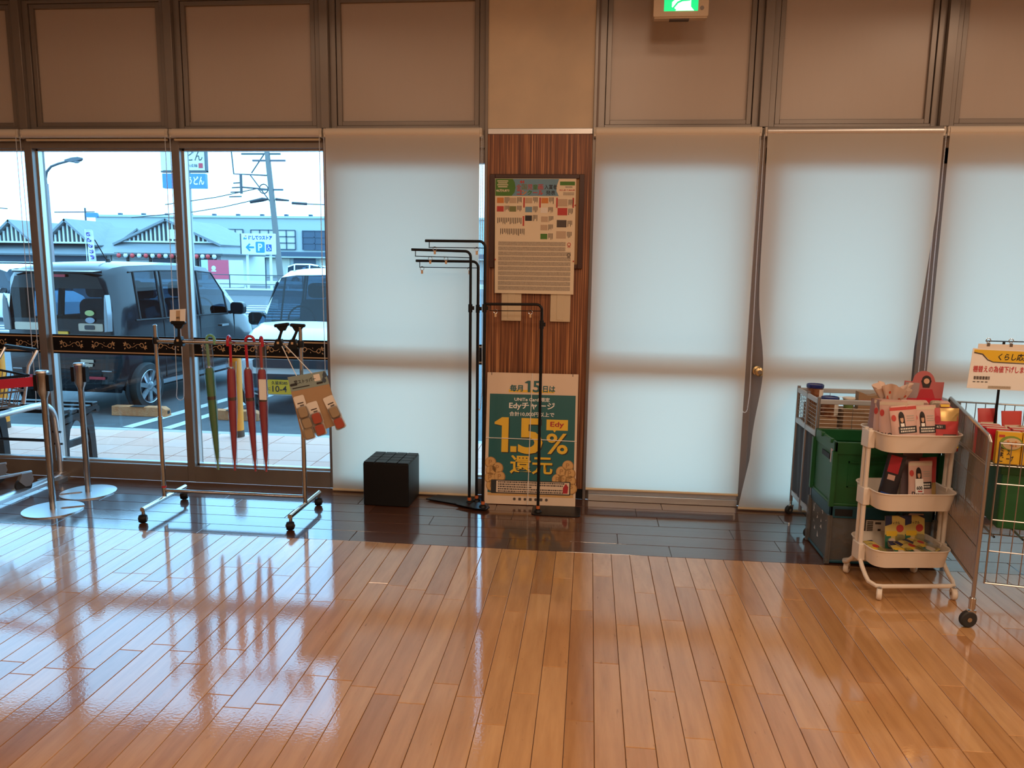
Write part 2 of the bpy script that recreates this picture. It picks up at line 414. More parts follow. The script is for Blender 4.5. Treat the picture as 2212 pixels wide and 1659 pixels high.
for x in (-4.87, -3.82, -2.77, -1.73, 1.03, 2.08, 3.13, 4.18):
    n += 1
    mb = MB().span(x-HW, x+HW, 0, .125, 0, 2.41).span(x-HW, x+HW, -.022, .11, 2.41, 3.9)
    t = struct(mb.build('trim_%d' % n, 'alu_bronze', bevel=.0025))
    MB().span(x+HW, x+HW+.004, .050, .056, .12, 2.28).build('groove', 'frame_dark', t)

# --- pillar between the windows
m = bpy.data.materials.new('zebra_wood'); m.use_nodes = True; nt = m.node_tree; b_ = nt.nodes['Principled BSDF']
tc = nt.nodes.new('ShaderNodeTexCoord'); mp = nt.nodes.new('ShaderNodeMapping'); mp.inputs['Scale'].default_value = (125, 1, 1.6)
nz = nt.nodes.new('ShaderNodeTexNoise'); nz.inputs['Scale'].default_value = 1; nz.inputs['Detail'].default_value = 3
rp = nt.nodes.new('ShaderNodeValToRGB'); e = rp.color_ramp.elements
e[0].position = .30; e[0].color = (.060, .018, .008, 1); e[1].position = .70; e[1].color = (.58, .27, .11, 1)
q = e.new(.44); q.color = (.17, .058, .023, 1); q = e.new(.54); q.color = (.23, .082, .032, 1); q = e.new(.61); q.color = (.38, .155, .06, 1)
nt.links.new(tc.outputs['Object'], mp.inputs[0]); nt.links.new(mp.outputs[0], nz.inputs['Vector']); nt.links.new(nz.outputs[0], rp.inputs[0]); nt.links.new(rp.outputs[0], b_.inputs['Base Color'])
b_.inputs['Roughness'].default_value = .42; MATS['zebra_wood'] = m
pil = bpy.data.objects.new('wall_pillar', None); C.objects.link(pil); struct(pil)
MB().span(-.69, .024, .004, .3, 0, 3.9).build('core', 'frame_dark', pil)
MB().span(-.672, -.008, -.004, .01, .07, 2.372).build('veneer_panel', 'zebra_wood', pil)
m = mat('stained_plaster', (.66, .53, .38), .62, noise=(1.9, .5, (.40, .34, .28)))
MB().span(-.672, -.008, -.004, .01, 2.408, 3.9).build('plaster_panel', 'stained_plaster', pil)
MB().span(-.672, -.008, -.010, .01, 2.372, 2.408).build('metal_strip', 'alu_pale', pil, bevel=.003)
for x0, x1 in ((-.69, -.672), (-.008, .012)):
    MB().span(x0, x1, -.016, .02, 0, 3.9).build('edge_strip', 'alu_bronze', pil, bevel=.002)
MB().span(-.672, -.008, -.006, .01, 0, .07).build('base_board', 'black_plastic', pil)
# sill track seen below the raised blind
sl = MB().span(.03, 1.005, -.032, 0, .0, .045).span(.03, 1.005, -.02, 0, .045, .09)
struct(sl.build('trim_9', 'alu_pale', bevel=.003))

# --- roller blinds
def chain(pts, parent, r=.0030):
    """ball chain along a poly-line"""
    mb = MB(); P = [Vector(p) for p in pts]; d = 0
    octa = [(1, 0, 0), (-1, 0, 0), (0, 1, 0), (0, -1, 0), (0, 0, 1), (0, 0, -1)]
    fa = [(0, 2, 4), (2, 1, 4), (1, 3, 4), (3, 0, 4), (2, 0, 5), (1, 2, 5), (3, 1, 5), (0, 3, 5)]
    for a, b in zip(P, P[1:]):
        ln = (b-a).length; k = max(1, int(ln/.0085))
        for i in range(k):
            p = a.lerp(b, i/k); mb._add([p+Vector(o)*r*1.5 for o in octa], fa)
    mb.tube(pts, r*.45, 5)
    o = mb.build('pull_chain', 'chain_white', parent, angle=80); o['kind'] = 'stuff'; return o
mat('chain_white', (.70, .74, .78), .5); mat('bracket', (.62, .56, .48), .45)
mat('bar_cream', (.60, .47, .30), .55)
def blind(x0, x1, label, drop=None, chain_pts=None, edge=None, metal=False):
    t = thing('roller_blind', label, 'blind', (0, 0, 0), 0, 'roller blinds along the window wall')
    RZ, RY, rr = 2.378, -.045, .029
    MB().cyl((x0, RY, RZ), (x1, RY, RZ), rr, n=24).build('rolled_fabric', 'alu_pale' if metal else 'blind_solid', t)
    for x, s in ((x0, -1), (x1, 1)):
        MB().span(x-.001, x+s*.013, RY-.022, .0, RZ-.030, RZ+.024).cyl((x, RY, RZ), (x+s*.014, RY, RZ), .026, n=16).build('bracket', 'bracket', t, bevel=.002)
    if drop is None:
        MB().cyl((x0+.005, RY+.012, 2.338), (x1-.005, RY+.012, 2.338), .008, n=10).build('bottom_bar', 'bar_cream', t)
    else:
        e = edge or (lambda u, v: (0, 0))
        def fn(u, v):
            dx, dy = e(u, v); return (x0+(x1-x0)*u+dx, RY-.024+dy, RZ+(drop-RZ)*v)
        MB().grid(fn, 28, 60).build('fabric', 'blind_fabric', t, angle=80)
        a, b = fn(0, 1), fn(1, 1)
        MB().tube([fn(k/14, 1) for k in range(15)], .009, 8).build('bottom_bar', 'bar_cream', t)
    if chain_pts: chain(chain_pts, t)
    return t
mat('blind_solid', (.70, .62, .52), .7)
def loop(x, zb, dx=.024, y=-.062, sway=0):
    pts = [(x-dx/2, y, 2.36), (x-dx/2-.004+sway*.3, y, 1.6), (x-dx/2-.008+sway, y, zb+.10)]
    pts += [(x-.006+sway+(dx*.8)*math.cos(R(180+180*i/8)), y, zb+.03+.03*math.sin(R(180+180*i/8))) for i in range(9)]
    pts += [(x+dx/2+.008+sway, y, zb+.12), (x+dx/2+sway*.3, y, 1.6), (x+dx/2, y, 2.36)]
    return pts
blind(-4.84, -3.845, 'rolled-up cream roller blind above the leftmost glass, cut by the left edge', None, loop(-3.835, .50, .03))
blind(-3.80, -2.795, 'rolled-up cream roller blind above the window with the black hatchback behind', None, loop(-2.783, .60, .034))
blind(-2.755, -1.755, 'rolled-up cream roller blind above the window behind the umbrella rack', None, loop(-1.742, .55, .03, sway=.012))
blind(-1.715, -.715, 'cream roller blind drawn down left of the pillar, behind the black cube stool', .012, loop(-.70, .60, .010))
blind(.012, 1.000, 'cream roller blind right of the pillar, stopping short of the metal sill', .092, loop(1.018, .64, .022))
def e6(u, v):
    left = max(0, 1-u*3.2); right = max(0, u*2.6-1.6)
    k = math.exp(-((v-.62)/.13)**2); dx = left*(.050*k+.015*v); dy = -left*.02*k
    dx += right*(-.055*min(1, max(0, (v-.2)/.35)) - .0*v)
    dy += -.008*math.sin(u*3.1)*v - .006*math.sin(v*9)*left - .012*right*v
    if v > .86: dx -= left*.06*(v-.86)/.14; dy -= .02*(v-.86)/.14
    return dx, dy
blind(1.046, 2.062, 'creased cream roller blind hooked behind a round knob, its hem touching the floor', .012, loop(2.07, .80, .02), e6, True)
blind(2.098, 3.11, 'cream roller blind at the right edge, behind the red lettered price board', .03)
blind(3.15, 4.16, 'cream roller blind past the right edge of the windows', .03)
kn = thing('door_knob', 'round dull brass knob on the dark mullion holding the creased blind aside', 'knob', (1.088, -.0, .905))
MB().lathe([(.030, 0), (.030, .006), (.014, .010), (.012, .045), (.026, .052), (.030, .062), (.028, .074), (.018, .080), (.0, .080)], 20, FRONT).build('knob_body', 'brass', kn)
MB().lathe([(.014, .0802), (.0135, .083), (.0, .083)], 16, FRONT).build('knob_centre', 'steel', kn)
# ================================================================== OUTSIDE
G = -.2
def rand_mat(name, cols, rough=.6, noise=None):
    m = bpy.data.materials.new(name); m.use_nodes = True; nt = m.node_tree; b = nt.nodes['Principled BSDF']
    oi = nt.nodes.new('ShaderNodeObjectInfo'); rp = nt.nodes.new('ShaderNodeValToRGB'); e = rp.color_ramp.elements
    e[0].color = (*cols[0], 1); e[1].color = (*cols[-1], 1)
    for k in range(1, len(cols)-1): e.new(k/(len(cols)-1)).color = (*cols[k], 1)
    nt.links.new(oi.outputs['Random'], rp.inputs[0]); nt.links.new(rp.outputs[0], b.inputs['Base Color']); b.inputs['Roughness'].default_value = rough
    MATS[name] = m; return m
struct(MB().flat([(-160, 1.5, G), (90, 1.5, G), (90, 220, G), (-160, 220, G)]).build('ground', 'asphalt'))
rand_mat('pave_tile', [(.95, .50, .36), (.97, .56, .42), (.94, .48, .34), (.97, .58, .45)], .7)
mat('grout', (.36, .27, .25), .9); mat('kerb', (.55, .52, .48), .85, noise=(9, .3, (.4, .38, .36)))
pave = struct(MB().span(-12, 8, .125, 1.50, G-.05, -.006).build('pavement', 'grout'))
struct(MB().span(-12, 8, 1.50, 1.60, G-.05, .0).build('kerb', 'kerb', bevel=.008))
tm = MB().box((0, 0, 0), (.292, .292, .012)).mesh('paving_tile')
tr = MB()
for i in range(-40, 27):
    for j in range(5):
        x, y = .15+i*.3, .125+.1375+j*.275
        if -6.2 < x < -1.0:
            o = link('paving_tile', tm, 'pave_tile', pave); o.location = (x, y, -.005+random.uniform(-.001, .001)); o.scale = (1, .917, 1)
        else: tr.box((x, y, -.005), (.292, .268, .012))
tr.build('paving_tiles', 'pave_tile', pave)['kind'] = 'stuff'
struct(MB().span(-9, 8, .2, 1.75, 3.02, 3.25).build('eave', 'ceiling_white'))
# parking bay markings
def strip(pts, wd, name='parking_line'):
    mb = MB(); L_, Rr = stroke(pts, wd); n = len(L_)
    mb._add([(p[0], p[1], G+.004) for p in L_+Rr], [(i, n+i, n+i+1, i+1) for i in range(n-1)])
    return struct(mb.build(name, 'road_paint'))
strip([(-4.82, 2.46), (-4.57, 4.35), (-4.20, 7.4)], .13)
strip([(-4.39, 2.46), (-4.30, 3.3), (-3.95, 7.4)], .12)
strip([(-8.1, 2.5), (-7.9, 7.4)], .12)
for k in range(7): strip([(-15.2+k*.3, 17.5+k*1.45), (-9.4+k*.2, 18.1+k*1.45)], .40)
for k in range(5): strip([(-17+k*.2, 10.6+k*.75), (-12.6, 10.9+k*.75)], .22)

# ------------------------------------------------------------------ cars
glass_mat('car_glass', (.22, .32, .40), .8, 1.4)
glass_mat('car_glass_dark', (.08, .12, .16), .95, 1.4)
mat('car_black', (.008, .011, .015), .14, 0, .35, coat=.15, coat_r=.03)
mat('car_white', (.80, .82, .82), .25, 0, .5, coat=1, coat_r=.04)
mat('car_silver', (.55, .58, .60), .25, .4, .5, coat=1, coat_r=.05)
mat('car_blue', (.10, .18, .28), .2, .2, .5, coat=1, coat_r=.05)
mat('lamp_clear', (.32, .35, .38), .15, .3, .5); mat('seam', (.008, .009, .011), .6)
mat('grille', (.03, .035, .045), .35); mat('plate_yellow', (.95, .46, .02), .5); mat('tan_plastic', (.50, .42, .33), .3, .3)
mat('rim_alloy', (.50, .52, .55), .25, .85); mat('seat_cloth', (.11, .11, .12), .9); mat('reflector', (.45, .02, .04), .3)
mat('trim_blue', (.10, .22, .34), .4)
def car_section(st):
    y, zs, zb, zt, wl, wb, wt = st
    if zt-zb > .25:
        up = [(wt+.018, zt-.11), (wt*.93, zt-.040), (wt*.62, zt-.010), (0, zt)]
        k = min(1, (zt-zb)/.6); 
        if k < .95: up = [(wb+(wt+.018-wb)*k, zb+(zt-.11-zb)*k if zt-.11 > zb else zb+.01), (wt*.95, zt-.05*k), (wt*.62, zt-.012), (0, zt)]
    else:
        d = zt-zb; up = [(wb*.95, zb+.45*d), (wb*.84, zb+.75*d), (wb*.5, zb+.95*d), (0, zt)]
    half = [(wl*.95, zs), (wl, zs+.10), (wl+.008, (zs+zb)/2), (wb, zb)]+up
    return [(-p[0], y, p[1]) for p in half]+[(p[0], y, p[1]) for p in reversed(half[:-1])]
def window_trim(t, ST, i0, i1, posts):
    # dark rubber lines along the belt, the window tops and the pillars
    mb = MB()
    for s in (0, 1):
        P = [car_section(q) for q in ST]; n = len(P[0]); ix = lambda k: k if s == 0 else n-1-k
        mb.tube([Vector(P[i][ix(3)])*1.003 for i in range(i0, i1+1)], .011, 6); mb.tube([Vector(P[i][ix(4)])*1.003 for i in range(i0, i1+1)], .009, 6)
        for i in posts: mb.tube([Vector(P[i][ix(3)])*1.003, Vector(P[i][ix(4)])*1.003], .013, 6)
    mb.build('window_trim', 'seam', t)['kind'] = 'stuff'
def make_car(t, ST, glass_iv, ws_iv, paint, glass, rear_glass=True, wheels=(), rw=.28, wheel_x=.69):
    """ST stations; glass_iv / ws_iv station intervals that are side glass / windscreen"""
    secs = [car_section(s) for s in ST]; n = len(secs[0]); h = 7
    body, side, side2, ws, rg = MB(), MB(), MB(), MB(), MB()
    for i in range(len(secs)-1):
        for j in range(n-1):
            quad = [secs[i][j], secs[i][j+1], secs[i+1][j+1], secs[i+1][j]]
            jj = j if j < h else n-2-j
            tgt = (side if j < h else side2) if (jj == 3 and i in glass_iv) else ws if (jj >= 4 and i in ws_iv) else body
            tgt._add(quad, [(0, 1, 2, 3)])
    for k, sec in ((0, secs[0]), (1, secs[-1])):
        for j in range(h):
            quad = [sec[j], sec[n-1-j], sec[n-2-j], sec[j+1]]
            if (Vector(quad[3])-Vector(quad[2])).length < 1e-6: quad = quad[:3]
            (rg if (k == 0 and j == 3 and rear_glass) else body)._add(quad, [tuple(range(len(quad)))])
    def weld(mb):
        me = mb.mesh('x', 30); bm = bmesh.new(); bm.from_mesh(me); bmesh.ops.remove_doubles(bm, verts=bm.verts, dist=1e-4); bmesh.ops.recalc_face_normals(bm, faces=bm.faces); bm.to_mesh(me); bm.free()
        me.polygons.foreach_set('use_smooth', [True]*len(me.polygons)); me.set_sharp_from_angle(angle=R(34)); return me
    link('body', weld(body), paint, t)
    for sd in (side, side2):
        if sd.f: link('side_windows', weld(sd), glass, t)
    if ws.f: link('windscreen', weld(ws), glass, t)
    if rg.f: link('rear_window', weld(rg), glass, t)
    for (wy, s) in wheels: wheel(t, s*wheel_x, wy, s, rw)
def wheel(t, x, y, s, r=.28, detail=True):
    M = at(x, y, r) @ Matrix.Rotation(R(90*s), 4, 'Y')
    w_ = MB().lathe([(r*.66, -.07), (r*.92, -.08), (r, -.05), (r, .05), (r*.94, .078), (r*.70, .082), (r*.67, .06), (r*.66, -.07)], 28, M).build('wheel', 'rubber', t)
    MB().prism(circ(r*1.20, 24), .0, .012, at(x-s*.008, y, r+.01) @ Matrix.Rotation(R(90*s), 4, 'Y')).build('wheel_arch', 'seam', t)
    rim = MB().lathe([(r*.69, .078), (r*.72, .084), (r*.66, .080), (r*.64, .045), (0, .042)], 28, M)
    rim.build('rim_barrel', 'grille', w_); sp = MB()
    sp.lathe([(r*.655, .074), (r*.70, .086), (r*.72, .080)], 28, M)
    for k in range(7):
        a = 2*math.pi*k/7; Mk = M @ Matrix.Rotation(a, 4, 'Z')
        sp.loft([[Mk @ Vector(p) for p in ((r*.12, -.028, .062), (r*.12, .028, .062), (r*.12, .026, .080), (r*.12, -.026, .080))],
                 [Mk @ Vector(p) for p in ((r*.68, -.036, .055), (r*.68, .036, .055), (r*.68, .024, .082), (r*.68, -.024, .082))]])
    sp.lathe([(r*.20, .05), (r*.20, .082), (r*.13, .090), (0, .090)], 16, M)
    sp.build('rim_spokes', 'rim_alloy', w_, angle=25)
    return w_
def seats(t, ys, xs=(-.34, .34), seat_z=.62):
    for y in ys:
        for x in xs:
            mb = MB(); mb.prism(rrect(.46, .46, .08), 0, .14, at(x, y, seat_z-.1)).prism(rrect(.46, .62, .10), -.06, .06, at(x, y-.22, seat_z+.33) @ FRONT).prism(rrect(.26, .20, .07), -.04, .04, at(x, y-.24, seat_z+.76) @ FRONT)
            mb.build('seat', 'seat_cloth', t)

# --- black tall hatchback, tail to the shop
bc = thing('hatchback_car', 'black tall hatchback car parked tail-first to the shop window', 'car', (-5.93, 3.04, G), -3)
W = .70
ST = [(0, .36, 1.09, 1.60, .64, .63, .54), (.05, .30, 1.08, 1.655, .68, .67, .585), (.20, .25, 1.07, 1.70, W, .692, .605), (.36, .24, 1.06, 1.72, W, W, .615),
      (.44, .24, 1.06, 1.725, W, W, .615), (.86, .23, 1.05, 1.735, W, W, .62), (.94, .23, 1.05, 1.735, W, W, .62), (1.66, .22, 1.04, 1.73, W, W, .62), (1.74, .22, 1.04, 1.728, W, W, .62),
      (2.12, .22, 1.03, 1.70, W, W, .61), (2.40, .22, 1.02, 1.50, W, W, .61), (2.56, .22, 1.01, 1.38, W, W, .62), (2.86, .22, .97, 1.10, W, .69, .60), (3.10, .22, .90, 1.02, W, .67, .5), (3.30, .24, .80, .92, .66, .61, .4), (3.38, .30, .66, .74, .58, .54, .3)]
make_car(bc, ST, {4, 6, 8, 9}, {9, 10, 11}, 'car_black', 'car_glass', True, ((.46, 1), (.46, -1), (2.86, 1), (2.86, -1)))
window_trim(bc, ST, 3, 10, (4, 5, 6, 7, 8, 10))
seats(bc, (1.35, 2.05))
MB().span(-.6, .6, .25, 2.7, .40, .46).build('cabin_floor', 'seam', bc)
MB().tube([(.14, 2.36, .98)]+arc((.34, 2.36, 1.06), .18, 0, 360, 20), .012, 6).build('steering_wheel', 'black_plastic', bc)
# tail dressing
mb = MB(); mb.M = at(0, -.004, 0)

for s in (1, -1):
    q = [(.02, 0), (.085, .01), (.095, .18), (.085, .34), (.070, .42), (.052, .38), (.030, .20)]
    tl = MB().prism([(s*p[0], p[1]) for p in q], -.012, .05, at(s*.585, .02, .95) @ Matrix.Rotation(R(-s*26), 4, 'Z') @ FRONT).build('tail_lamp', 'lamp_clear', bc, bevel=.006)
    mb = MB()
    for k in range(7): mb.cyl((s*.628, -.012, 1.03+.045*k), (s*.628, -.024, 1.03+.045*k), .012, n=10)
    mb.build('lamp_cells', 'rim_alloy', tl)
    MB().prism(rrect(.30, .085, .015), 0, .012, at(s*.40, .0, 1.0) @ FRONT).build('garnish', 'tan_plastic', bc)
    MB().prism(rrect(.20, .03, .008), 0, .012, at(s*.44, -.012, .43) @ FRONT).build('reflector', 'reflector', bc)
MB().prism(rrect(.12, .05, .015), 0, .016, at(.39, -.004, 1.0) @ FRONT).build('handle_recess', 'grille', bc)
MB().prism(rrect(.33, .165, .012), 0, .012, at(-.05, -.004, .865) @ FRONT).build('number_plate', 'plate_yellow', bc)
MB().span(-.22, .14, -.002, .01, .955, .97).build('plate_lamp_bar', 'seam', bc)
mb = MB()                                                            # the angular S badge
for s in (1, -1):
    mb.prism([(s*p[0], s*p[1]) for p in ((-.030, .000), (.0, .036), (.030, .014), (.016, .010), (.002, .016), (-.010, .004), (.030, -.014), (.020, -.020), (-.012, .004))], 0, .006, at(-.10, -.006, 1.035) @ FRONT)
mb.build('badge', 'chrome', bc)
mb = MB().prism(rrect(.16, .035, .005), 0, .005, at(.33, -.012, .62) @ FRONT); mb.prism([(-.07, -.018), (-.02, -.018), (-.02, -.024), (.02, -.024), (.03, -.018), (.06, -.018), (.07, .014), (.02, .014), (.015, .02), (-.02, .02), (-.03, .014), (-.06, .014)], 0, .005, at(.33, -.012, .575) @ FRONT)
mb.build('badge', 'tan_plastic', bc)
MB().span(-.62, .62, -.014, .05, .505, .517).build('bumper_line', 'lamp_clear', bc)
bp_ = MB().loft([[(-.66, .12, .30), (-.66, .12, .52), (-.5, -.018, .52), (.5, -.018, .52), (.66, .12, .52), (.66, .12, .30)], [(-.62, .14, .24), (-.6, .14, .30), (-.46, .0, .30), (.46, .0, .30), (.6, .14, .30), (.62, .14, .24)]], False)
bp_.build('bumper', 'car_black', bc)
MB().loft([[(-.56, .02, 1.60), (.56, .02, 1.60), (.56, .02, 1.63), (-.56, .02, 1.63)], [(-.50, -.045, 1.60), (.50, -.045, 1.60), (.50, -.045, 1.618), (-.50, -.045, 1.618)]]).build('roof_spoiler', 'car_black', bc)
MB().span(-.14, .14, -.03, -.012, 1.555, 1.585).build('brake_lamp', 'reflector', bc)
MB().cyl((.10, .75, 1.73), (.10, .55, 1.98), .006, n=6).cyl((.10, .76, 1.725), (.10, .76, 1.76), .035, .02, n=12).build('aerial', 'black_plastic', bc)
for zz, c_ in ((.96, (.02, .16, .05)), (.88, (.30, .38, .50))):
    MB().prism([(p[0]*1.0, p[1]*.55) for p in circ(.058, 16)], 0, .004, at(.40, -.012, zz+.20) @ FRONT).build('sticker', mat('sticker_%d' % int(zz*100), c_ if zz < .9 else (.45, .55, .20), .5), bc)
# side dressing (right side faces the camera)
mb = MB()
for y in (.90, 1.70, 2.58): mb.span(.702, .7075, y-.006, y+.006, .34, 1.03)
mb.span(.702, .7075, .9, 2.6, .33, .342)
mb.build('door_seams', 'seam', bc)
mb = MB()
for y in (1.42, 2.28): mb.span(.70, .735, y-.09, y+.09, .86, .885)
mb.build('door_handles', 'chrome', bc)['kind'] = 'stuff'
MB().prism(rrect(.20, .17, .05), -.05, .05, at(.83, 2.48, 1.10) @ FRONT).cyl((.68, 2.50, 1.03), (.80, 2.49, 1.07), .025, n=8).build('wing_mirror', 'car_black', bc, bevel=.01)
MB().span(.66, .715, .72, 2.55, .26, .31).build('sill_trim', 'lamp_clear', bc)

# --- white van, nose to the shop
wv = thing('white_van', 'small white van parked nose-in behind the red umbrellas, yellow plate in front', 'van', (-3.32, 6.77, G), 180)
W2 = .737
ST2 = [(0, .34, .95, 1.60, .68, .68, .58), (.08, .28, .96, 1.66, W2, .72, .62), (.4, .24, .96, 1.68, W2, W2, .63), (1.2, .23, .96, 1.69, W2, W2, .63), (1.3, .23, .96, 1.69, W2, W2, .63), (2.0, .23, .96, 1.68, W2, W2, .63),
       (2.30, .23, .96, 1.60, W2, W2, .63), (2.52, .23, .96, 1.36, W2, W2, .65), (2.82, .22, .95, 1.05, W2, .725, .64), (3.05, .22, .89, .99, W2, .71, .5), (3.24, .23, .83, .93, .72, .67, .5), (3.34, .25, .74, .82, .69, .65, .5), (3.385, .30, .62, .68, .66, .62, .5)]
make_car(wv, ST2, {2, 4, 5, 6}, {6, 7}, 'car_white', 'car_glass', True, ((.55, 1), (.55, -1), (2.90, 1), (2.90, -1)), wheel_x=.72)
window_trim(wv, ST2, 2, 7, (3, 4, 5))
seats(wv, (1.0, 1.9))
MB().span(-.6, .6, .25, 2.7, .40, .46).build('cabin_floor', 'seam', wv)
MB().tube(arc((.34, 2.28, 1.02), .18, 0, 360, 20), .012, 6).build('steering_wheel', 'black_plastic', wv)
MB().prism(rrect(1.02, .10, .03), 0, .02, at(0, 3.385, .60, 90, 0, 180)).build('upper_grille', 'grille', wv)
MB().prism([(-.58, .11), (.58, .11), (.52, -.10), (.44, -.13), (-.44, -.13), (-.52, -.10)], 0, .03, at(0, 3.375, .37, 90, 0, 180)).build('lower_grille', 'grille', wv)
bpv = MB().loft([[(-.70, 3.20, z), (-.64, 3.36, z), (-.4, 3.41, z), (.4, 3.41, z), (.64, 3.36, z), (.70, 3.20, z)] for z in (.235, .285)], False, False)
bpv.build('bumper_lip', 'car_white', wv)
MB().span(-.55, .55, 3.385, 3.415, .285, .315).build('bumper_trim', 'trim_blue', wv)
for s in (1, -1):
    MB().prism([(0, 0), (.16, .02), (.19, .10), (.12, .15), (.0, .12)], 0, .05, at(s*.50, 3.30, .66) @ Matrix.Rotation(R(180), 4, 'Z') @ Matrix.Diagonal((-s, 1, 1, 1)) @ FRONT).build('headlamp', 'lamp_clear', wv)
    MB().lathe([(.05, 0), (.055, .012), (.03, .016), (0, .012)], 16, at(s*.58, 3.36, .40, -90, 0, 0)).build('fog_lamp', 'lamp_clear', wv)
    MB().prism(rrect(.19, .16, .05), -.05, .05, at(s*.84, 2.50, 1.05) @ FRONT).build('wing_mirror', 'black_plastic', wv, bevel=.01)
pl = MB().prism(rrect(.33, .165, .012), 0, .012, at(.165, 3.418, .335, 90, 0, 180)).build('number_plate', 'plate_yellow', wv)
PM = lambda x, z: at(x, 3.4315, z, 90, 0, 180)
text('久留米585', 'ink', pl, PM(.185, .384), .190, .042, .012)
text('10-4', 'ink', pl, PM(.185, .314), .172, .072, .012)
text('に', 'ink', pl, PM(.308, .312), .03, .035, .01)
mb = MB()
for s in (-1, 1): mb.tube([(s*.05+.1, 2.86, .99), (s*.25+.05, 2.78, 1.055), (s*.52, 2.80, 1.045)], .011, 6)
mb.build('wipers', 'black_plastic', wv)['kind'] = 'stuff'
MB().cyl((.02, 1.6, 1.685), (.02, 1.45, 1.80), .006, n=6).cyl((.02, 1.62, 1.68), (.02, 1.60, 1.71), .05, .02, n=10).build('aerial', 'lamp_clear', wv)
MB().prism(rrect(.22, .05, .02), 0, .02, at(0, 2.36, 1.47, 60, 0, 180)).build('rear_view_mirror', 'seam', wv)

# --- cars further away
def far_car(label, loc, rz, paint, hgt=1.0, group=None, name='parked_car'):
    t = thing(name, label, 'car', loc, rz, group)
    k = hgt
    S = [(0, .34, .90, 1.0*k+.1, .66, .66, .5), (.12, .28, .92, 1.35*k, .80, .78, .58), (.6, .24, .92, 1.50*k, .83, .82, .62), (.7, .24, .92, 1.52*k, .83, .82, .62), (1.8, .22, .92, 1.52*k, .83, .82, .62), (1.9, .22, .92, 1.52*k, .83, .82, .62), (2.5, .22, .91, 1.42*k, .83, .82, .62),
         (3.0, .22, .89, 1.12*k, .83, .81, .64), (3.35, .22, .87, .98, .83, .78, .6), (3.8, .24, .78, .88, .80, .70, .5), (4.0, .32, .62, .68, .68, .62, .4)]
    make_car(t, S, {1, 3, 5, 6}, {6, 7}, paint, 'car_glass', True, ((.75, 1), (.75, -1), (3.25, 1), (3.25, -1)), .31, .80)
    for s in (1, -1):
        MB().prism(rrect(.28, .14, .04), 0, .05, at(s*.55, 3.86, .68, 90, 0, 180)).build('headlamp', 'lamp_clear', t)
        MB().prism(rrect(.18, .14, .04), -.05, .05, at(s*.93, 2.75, .98) @ FRONT).build('wing_mirror', 'car_black', t)
    return t
far_car('white compact car half hidden behind the black hatchback, far left', (-18.15, 16.4, G-.1), -112, 'car_white', 1.12)
far_car('silver car far across the lot, left of the parking sign posts', (-25.6, 62, G), -84, 'car_silver', 1.0, 'cars parked far across the lot')
far_car('white wagon far across the lot, between the parking sign posts', (-24.6, 56, G), -78, 'car_white', 1.1, 'cars parked far across the lot')
far_car('blue car far across the lot, right of the utility pole', (-20.2, 55, G), -82, 'car_blue', 1.0, 'cars parked far across the lot')
far_car('white car far across the lot, above the white van roof', (-16.6, 53, G), -80, 'car_white', 1.12, 'cars parked far across the lot')

# --- wheel stops
mat('old_stone', (.66, .23, .085), .9, noise=(16, .6, (.75, .36, .17)), bump=(60, .6, .01))
for x0, x1, y, lb in ((-5.37, -4.72, 3.09, 'worn brown wheel stop under the black hatchback'), (-4.19, -3.62, 3.05, 'worn brown wheel stop in front of the white van')):
    t = thing('wheel_stop', lb, 'wheel stop', ((x0+x1)/2, y, G))
    hl = (x1-x0)/2
    MB().loft([[(-hl, -.06, 0), (-hl, .07, 0), (-hl, .05, .11), (-hl, -.05, .11)], [(hl-.05, -.06, 0), (hl-.05, .07, 0), (hl-.05, .05, .11), (hl-.05, -.05, .11)], [(hl, -.055, 0), (hl, .065, 0), (hl, .045, .08), (hl, -.045, .08)]]).build('block', 'old_stone', t, bevel=.006)
    MB().span(-hl*.3, hl*.2, -.058, .04, .108, .113).span(hl-.012, hl+.002, -.02, .03, .03, .065).build('cavity', 'rubber', t)
# --- bollards
mat('bollard_yellow', (.95, .30, .01), .45, noise=(7, .2, (.8, .24, .01))); mat('rust', (.10, .06, .04), .9)
for x, y, lb in ((-3.10, 1.42, 'yellow bollard behind the umbrellas'), (-5.36, 1.42, 'yellow bollard at the left edge behind the bench')):
    t = thing('bollard', lb+' at the pavement edge', 'bollard', (x, y, 0))
    MB().lathe([(.054, .05), (.054, .70), (.050, .725), (.035, .742), (0, .748)], 20).build('post', 'bollard_yellow', t)
    MB().lathe([(.058, 0), (.058, .035), (.0545, .06), (.0538, .06)], 20).build('base_collar', 'rust', t)

